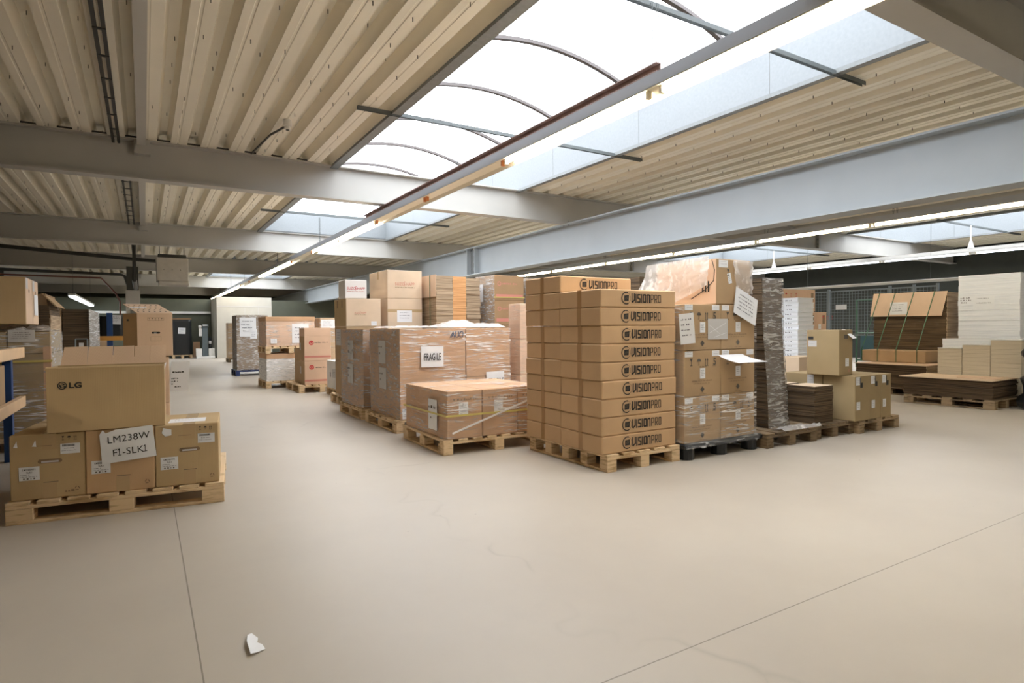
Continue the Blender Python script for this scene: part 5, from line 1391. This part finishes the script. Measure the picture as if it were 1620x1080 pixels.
for q in range(8): b.v += [(-.02 + rr.uniform(-.03, .03), q * .05, rr.uniform(.005, .10)), (.05 + rr.uniform(-.03, .03), q * .05, rr.uniform(.005, .04))]
for q in range(7): b.f.append((2 * q, 2 * q + 1, 2 * q + 3, 2 * q + 2)); b.m.append(k)
o = b.build('film_scrap', None, (2.80, 10.2, 0)); tag(o, 'scrap of clear film on the floor beside the white box', 'film scrap')

# ------------------------------------------------------------------ right-hand side
t = thing('carton_bundle', 'dark bundle of flat cartons seen between the lettered stack and the plastic sheet', 'carton bundle', (6.75, 7.0, 0))
b = MB(); slabs(b, -.62, .5, -.5, .6, .15, 1.93, 24, 'edge_dark', .01, 27, top='card_brown'); b.build('flat_cartons', t); b = MB(); b.box(-.6, .5, -.5, .6, 0, .145, 'pallet_dark'); b.build('pallet', t)
# white foam trays and reddish cartons
pallet('pallet under the reddish cartons behind the white trays', 9.25, 6.5, 1.15, .9)
k = 0
for (x0, x1, z0, z1, lab) in ((8.72, 9.72, 1.44, 1.80, 'wide reddish carton at the top behind the white trays'), (8.72, 9.74, 1.02, 1.43, 'reddish carton behind the white trays, second from the top'), (9.75, 10.05, .85, 1.43, 'small reddish carton with a white label, at the right end behind the trays'), (8.72, 9.74, .58, 1.01, 'reddish carton behind the white trays, third from the top'), (8.72, 9.74, .147, .575, 'reddish carton standing on the pallet behind the white trays'), (9.75, 10.05, .147, .845, 'brown carton below the small reddish one with a white label')):
    t, w, d, h = carton('reddish_carton', lab, x0, x1, 6.06, 6.9, z0, z1, 'card_pink' if z0 > .8 else 'card_warm', group='reddish cartons behind the white trays')
    b = MB(); F = front(w, d); icons(b, F, .2, h - .12, .06, 'ink_red', 'UAG', 2.2); rect(b, F, w - .12, w - .05, h - .2, h - .05, 'ink_soft')
    if x0 > 9.74: sheet(b, F, .06, .14, h * .5, h * .65, 3, lines=2)
    b.build('printed_symbols', t)
pallet('pallet under the tall pile of white trays', 8.33, 5.68, .82, .85)
for q in range(22):
    z0 = .148 + q * .0665; dx = random.Random(q).uniform(-.012, .012)
    lab = 'thin white tray on the pallet, lowest of the tall pile' if q == 0 else ('thin white tray at the very top of the tall pile' if q == 21 else None)
    if lab is None: lab = 'thin white tray, %d%s from the bottom of the tall white pile' % (q + 1, {1: 'st', 2: 'nd', 3: 'rd'}.get((q + 1) % 10 if q + 1 not in (11, 12, 13) else 0, 'th'))
    w, d, h = .37, .50, .0645
    t = thing('foam_tray', lab, 'tray', (8.285 + dx, 5.56, z0), 0, 'white trays in the tall pile')
    b = MB(); b.cbox(-w / 2, w / 2, -d / 2, d / 2, 0, h - .018, 'foam_white', .004); b.cbox(-w / 2 - .008, w / 2 + .008, -d / 2 - .008, d / 2 + .008, h - .018, h, 'foam_white', .003); b.build('tray_body', t)
    if q > 4:
        b = MB(); F = left(w + .001, d); scribble(b, F, .08, .18, .016, .018, 'paper_ink', q); scribble(b, F, .30, .40, .016, .018, 'paper_ink', q + 50); b.build('printed_text', t)
t, w, d, h = carton('plain_carton', 'tan carton beside the foot of the white tray pile', 7.50, 7.98, 4.90, 5.20, .147, .78, 'card_pale')
pallet('pallet under the tan carton beside the white tray pile', 7.74, 5.05, .48, .34)
b = MB(); k = b.mi('paper'); rr = random.Random(91)
for i in range(9):
    for q in range(7): b.v.append((-.05 + .09 * i + rr.uniform(-.02, .02), -.30 + rr.uniform(-.015, .015) - .02 * math.sin(i), .47 + .05 * q - .012 * i + rr.uniform(-.01, .01)))
for i in range(8):
    for q in range(6): b.f.append((i * 7 + q, i * 7 + 7 + q, i * 7 + 8 + q, i * 7 + q + 1)); b.m.append(k)
o = b.build('foam_sheet', None, (8.06, 5.27, .02), smooth=True); tag(o, 'crumpled white foam sheet hanging in front of the white tray pile', 'foam sheet')

# strapped brown bundle with the light cover flap
t = thing('carton_bundle', 'large dark strapped bundle of flat cartons with a light cover flap', 'carton bundle', (12.25, 5.68, 0))
b = MB(); slabs(b, -.23, .22, -.61, .62, .745, 1.78, 30, 'edge_dark', .006, 33, top='card_peach'); b.build('flat_cartons', t)
b = MB(); slabs(b, -.225, .26, -.625, -.60, .745, 1.77, 30, 'edge_tan', .006, 34); b.build('carton_edges', t)
b = MB(); b.hexa([(-.29, -.56, 1.355), (-.28, -.56, 1.355), (-.28, .66, 1.365), (-.29, .66, 1.365)], [(-.245, -.63, 1.79), (-.235, -.63, 1.79), (-.235, .62, 1.80), (-.245, .62, 1.80)], 'card_peach'); b.build('cover_flap', t)
b = MB(); F = FR((-.292, .62, 1.37), (0, -1, 0), (.09, 0, 1), .006); sheet(b, F, .32, .62, .02, .25, 6); b.build('label', t)
b = MB(); b.cbox(-.75, .22, -.52, .56, .530, .742, 'card_brown', .01); b.build('base_carton', t)
for y in (-.44, -.1, .22, .50):
    b = MB(); b.bar((-.26, y, 1.80), (-.76, y + .06, .75), .016, .004, 'strap_green'); b.bar((-.757, y + .06, .75), (-.757, y + .06, .535), .016, .004, 'strap_green'); b.build('strap', t)
t = thing('carton_bundle', 'dark flat-carton pile with a light top sheet, in front of the strapped bundle', 'carton bundle', (11.4, 5.53, 0))
b = MB(); slabs(b, -.38, .38, -.59, .56, .13, .51, 10, 'edge_dark', .006, 35); b.build('flat_cartons', t)
b = MB(); b.box(-.40, .39, -.61, .58, .512, .524, 'card_peach'); b.build('top_sheet', t)
b = MB(); slabs(b, -.375, .38, -.612, -.592, .14, .51, 9, 'edge_tan', .006, 36); b.build('carton_edges', t)
pallet('dark pallet under the pile with the light top sheet', 11.40, 5.52, .78, 1.14, h=.128, mat='pallet_dark')
t = thing('base_stack', 'dark carton base under the strapped bundle with the light cover flap', 'carton', (12.2, 5.70, 0))
b = MB(); b.cbox(-.38, .40, -.55, .55, .15, .515, 'card_dark', .008); b.build('cartons', t); b = MB(); b.box(-.38, .40, -.55, .55, 0, .148, 'pallet_dark'); b.build('pallet', t)
# low dark pile with cream boards and white foam blocks
pallet('brown pallet under the low dark pile at the right edge', 10.50, 4.24, .84, 1.18, h=.13, mat='pallet_grey', deck='x', n=5, blocks=(3, 3), bottom='y')
t = thing('carton_bundle', 'low dark pile of flat cartons at the right edge, cream board stacks behind', 'carton bundle', (10.52, 4.27, .132))
b = MB(); slabs(b, -.40, .40, -.585, .585, 0, .265, 12, 'edge_dark', .014, 37); b.build('flat_cartons', t)
b = MB(); b.box(-.46, .41, -.60, .62, .266, .280, 'card_pale'); b.build('top_sheet', t)
b = MB(); b.box(-.2, .1, -.54, -.06, .281, .292, 'card_peach'); b.build('loose_sheet', t)
for lab, y0, y1, h in (('lowest of the three cream board stacks', 4.402, 4.74, .42), ('middle-height cream board stack, between the other two', 4.030, 4.398, .48), ('tallest cream board stack, nearest the right edge', 3.645, 4.026, .56)):
    t = thing('board_stack', lab, 'board stack', (10.985, (y0 + y1) / 2, .0), 0, 'cream board stacks')
    d = y1 - y0 - .004
    b = MB(); slabs(b, -.03, .33, -d / 2, d / 2, .0, .41 + h - .012, 14, 'edge_cream', .0015, int(h * 100)); b.build('boards', t)
    b = MB(); b.box(-.035, .33, -d / 2, d / 2, .41 + h - .011, .41 + h, 'foam_white'); b.build('top_board', t)
t = thing('foam_stack', 'low white foam stack between the cream boards and the tall white one', 'foam stack', (11.55, 4.40, 0))
b = MB(); slabs(b, -.18, .2, -.60, .45, .0, .97, 10, 'edge_white', .004, 41, top='foam_white'); b.build('foam_sheets', t)
t = thing('foam_stack', 'tall white stack of foam sheets with a faint label at the right edge', 'foam stack', (12.42, 4.41, 0))
b = MB(); slabs(b, -.45, .45, -.40, .46, .15, 2.03, 22, 'edge_white', .006, 42, top='foam_white'); b.build('foam_sheets', t)
b = MB(); F = FR((-.452, .46, 0), (0, -1, 0), (0, 0, 1), .008); sheet(b, F, .22, .52, 1.45, 1.68, 4, mat='foam_white', lines=2); scribble(b, F, .04, .18, 1.64, .02, 'paper_ink', 4); scribble(b, F, .04, .2, 1.6, .02, 'paper_ink', 5); scribble(b, F, .05, .15, 1.56, .02, 'paper_ink', 6); b.build('label', t)
b = MB(); b.box(-.45, .45, -.4, .46, 0, .148, 'pallet_dark'); b.build('pallet', t)
t = thing('black_wrapped_load', 'black film-wrapped lumps cut off by the right frame edge', 'wrapped load', (10.72, 3.34, 0), 0, 'loads wrapped in black film')
b = MB(); rr = random.Random(44); k = b.mi('black_plastic'); n_ = 16
for i in range(n_ + 1):
    s = i / n_; R_ = .22 + .05 * math.sin(s * 16) + .04 * math.sin(s * 7) - .05 * s
    for q in range(16): a = 2 * math.pi * q / 16; f = R_ * (1 + rr.uniform(-.07, .07)); b.v.append((f * math.cos(a), f * math.sin(a), .86 * s))
for i in range(n_):
    for q in range(16): b.f.append((i * 16 + q, i * 16 + (q + 1) % 16, (i + 1) * 16 + (q + 1) % 16, (i + 1) * 16 + q)); b.m.append(k)
b.f.append(tuple(n_ * 16 + q for q in range(16))); b.m.append(k); b.build('black_film', t, smooth=True)

# wire cage fence with a pipe above it
t = thing('cage_fence', 'grey wire mesh fence behind the stacked goods on the right', 'fence', (15.0, 7.5, 0))
for y in (-1.0, -.52, .0, 1.48, 2.9):
    b = MB(); b.box(-.025, .025, y - .025, y + .025, 0, 2.12, 'mesh_wire'); b.build('post', t)
for (ya, yb) in ((-1.0, -.52), (-.52, 0), (0, 1.48), (1.48, 2.9)):
    b = MB(); yy = ya + .06
    while yy < yb - .03: b.box(-.003, .003, yy - .003, yy + .003, .95, 2.07, 'mesh_wire'); yy += .075
    zz = 1.0
    while zz < 2.06: b.box(-.003, .003, ya, yb, zz - .003, zz + .003, 'mesh_wire'); zz += .075
    for zz in (.96, 2.06): b.box(-.015, .015, ya, yb, zz - .015, zz + .015, 'mesh_wire')
    b.build('mesh_panel', t)
b = MB(); b.box(-.006, -.004, 1.62 - .6, 1.9 - .6, 1.60, 1.72, 'paper'); b.build('notice', t)
b = MB(); b.tube([(14.9, 2.6, 2.18), (14.9, 10.9, 2.18)], .035, 'white_enamel', 8)
for y in (4.2, 6.6, 9.5): b.box(14.898, 14.902, y - .002, y + .002, 2.21, 3.7, 'strut_steel')
o = b.build('pipe', None); tag(o, 'long pale pipe hung above the wire mesh fence', 'pipe')
t = thing('cage_cart', 'green tube frame cart behind the wire mesh fence', 'cart', (15.9, 8.15, 0))
b = MB()
for y in (-.62, .62):
    b.tube([(0, y, .1), (0, y, 1.85)], .022, 'cage_green', 8)
for zz in (.3, 1.0, 1.85): b.tube([(0, -.62, zz), (0, .62, zz)], .022, 'cage_green', 8)
b.build('tube_frame', t); b = MB(); b.box(.05, .5, -.55, .55, .31, .95, 'cage_teal'); b.build('tray', t)
for y in (-.5, .5): b = MB(); b.tube([(.0, y - .02, .06), (.0, y + .02, .06)], .06, 'black_plastic', 12); b.build('wheel', t)
t, w, d, h = carton('plain_carton', 'small carton on the cart behind the wire mesh fence', 15.95, 16.3, 7.75, 8.05, .953, 1.12, 'card_warm')

# scrap on the floor in front
t = thing('paper_scrap', 'torn grey paper scrap lying on the front floor', 'scrap', (.312, 2.37, .0))
b = MB(); k = b.mi('paper'); pts = [(0, 0), (.028, .012), (.058, .022), (.053, .055), (.038, .072), (.046, .10), (.030, .145), (.012, .13), (0, .08)]
zs = [.012, .004, .002, .003, .004, .004, .003, .008, .016]
lo = [(p[0] * .95, p[1] * 1.25, z + .001) for p, z in zip(pts, zs)]; c = (.028, .07, .006)
n0 = len(b.v); b.v += lo + [c]
for i in range(len(pts)): b.f.append((n0 + i, n0 + (i + 1) % len(pts), n0 + len(pts))); b.m.append(k)
b.build('scrap_sheet', t, smooth=True)
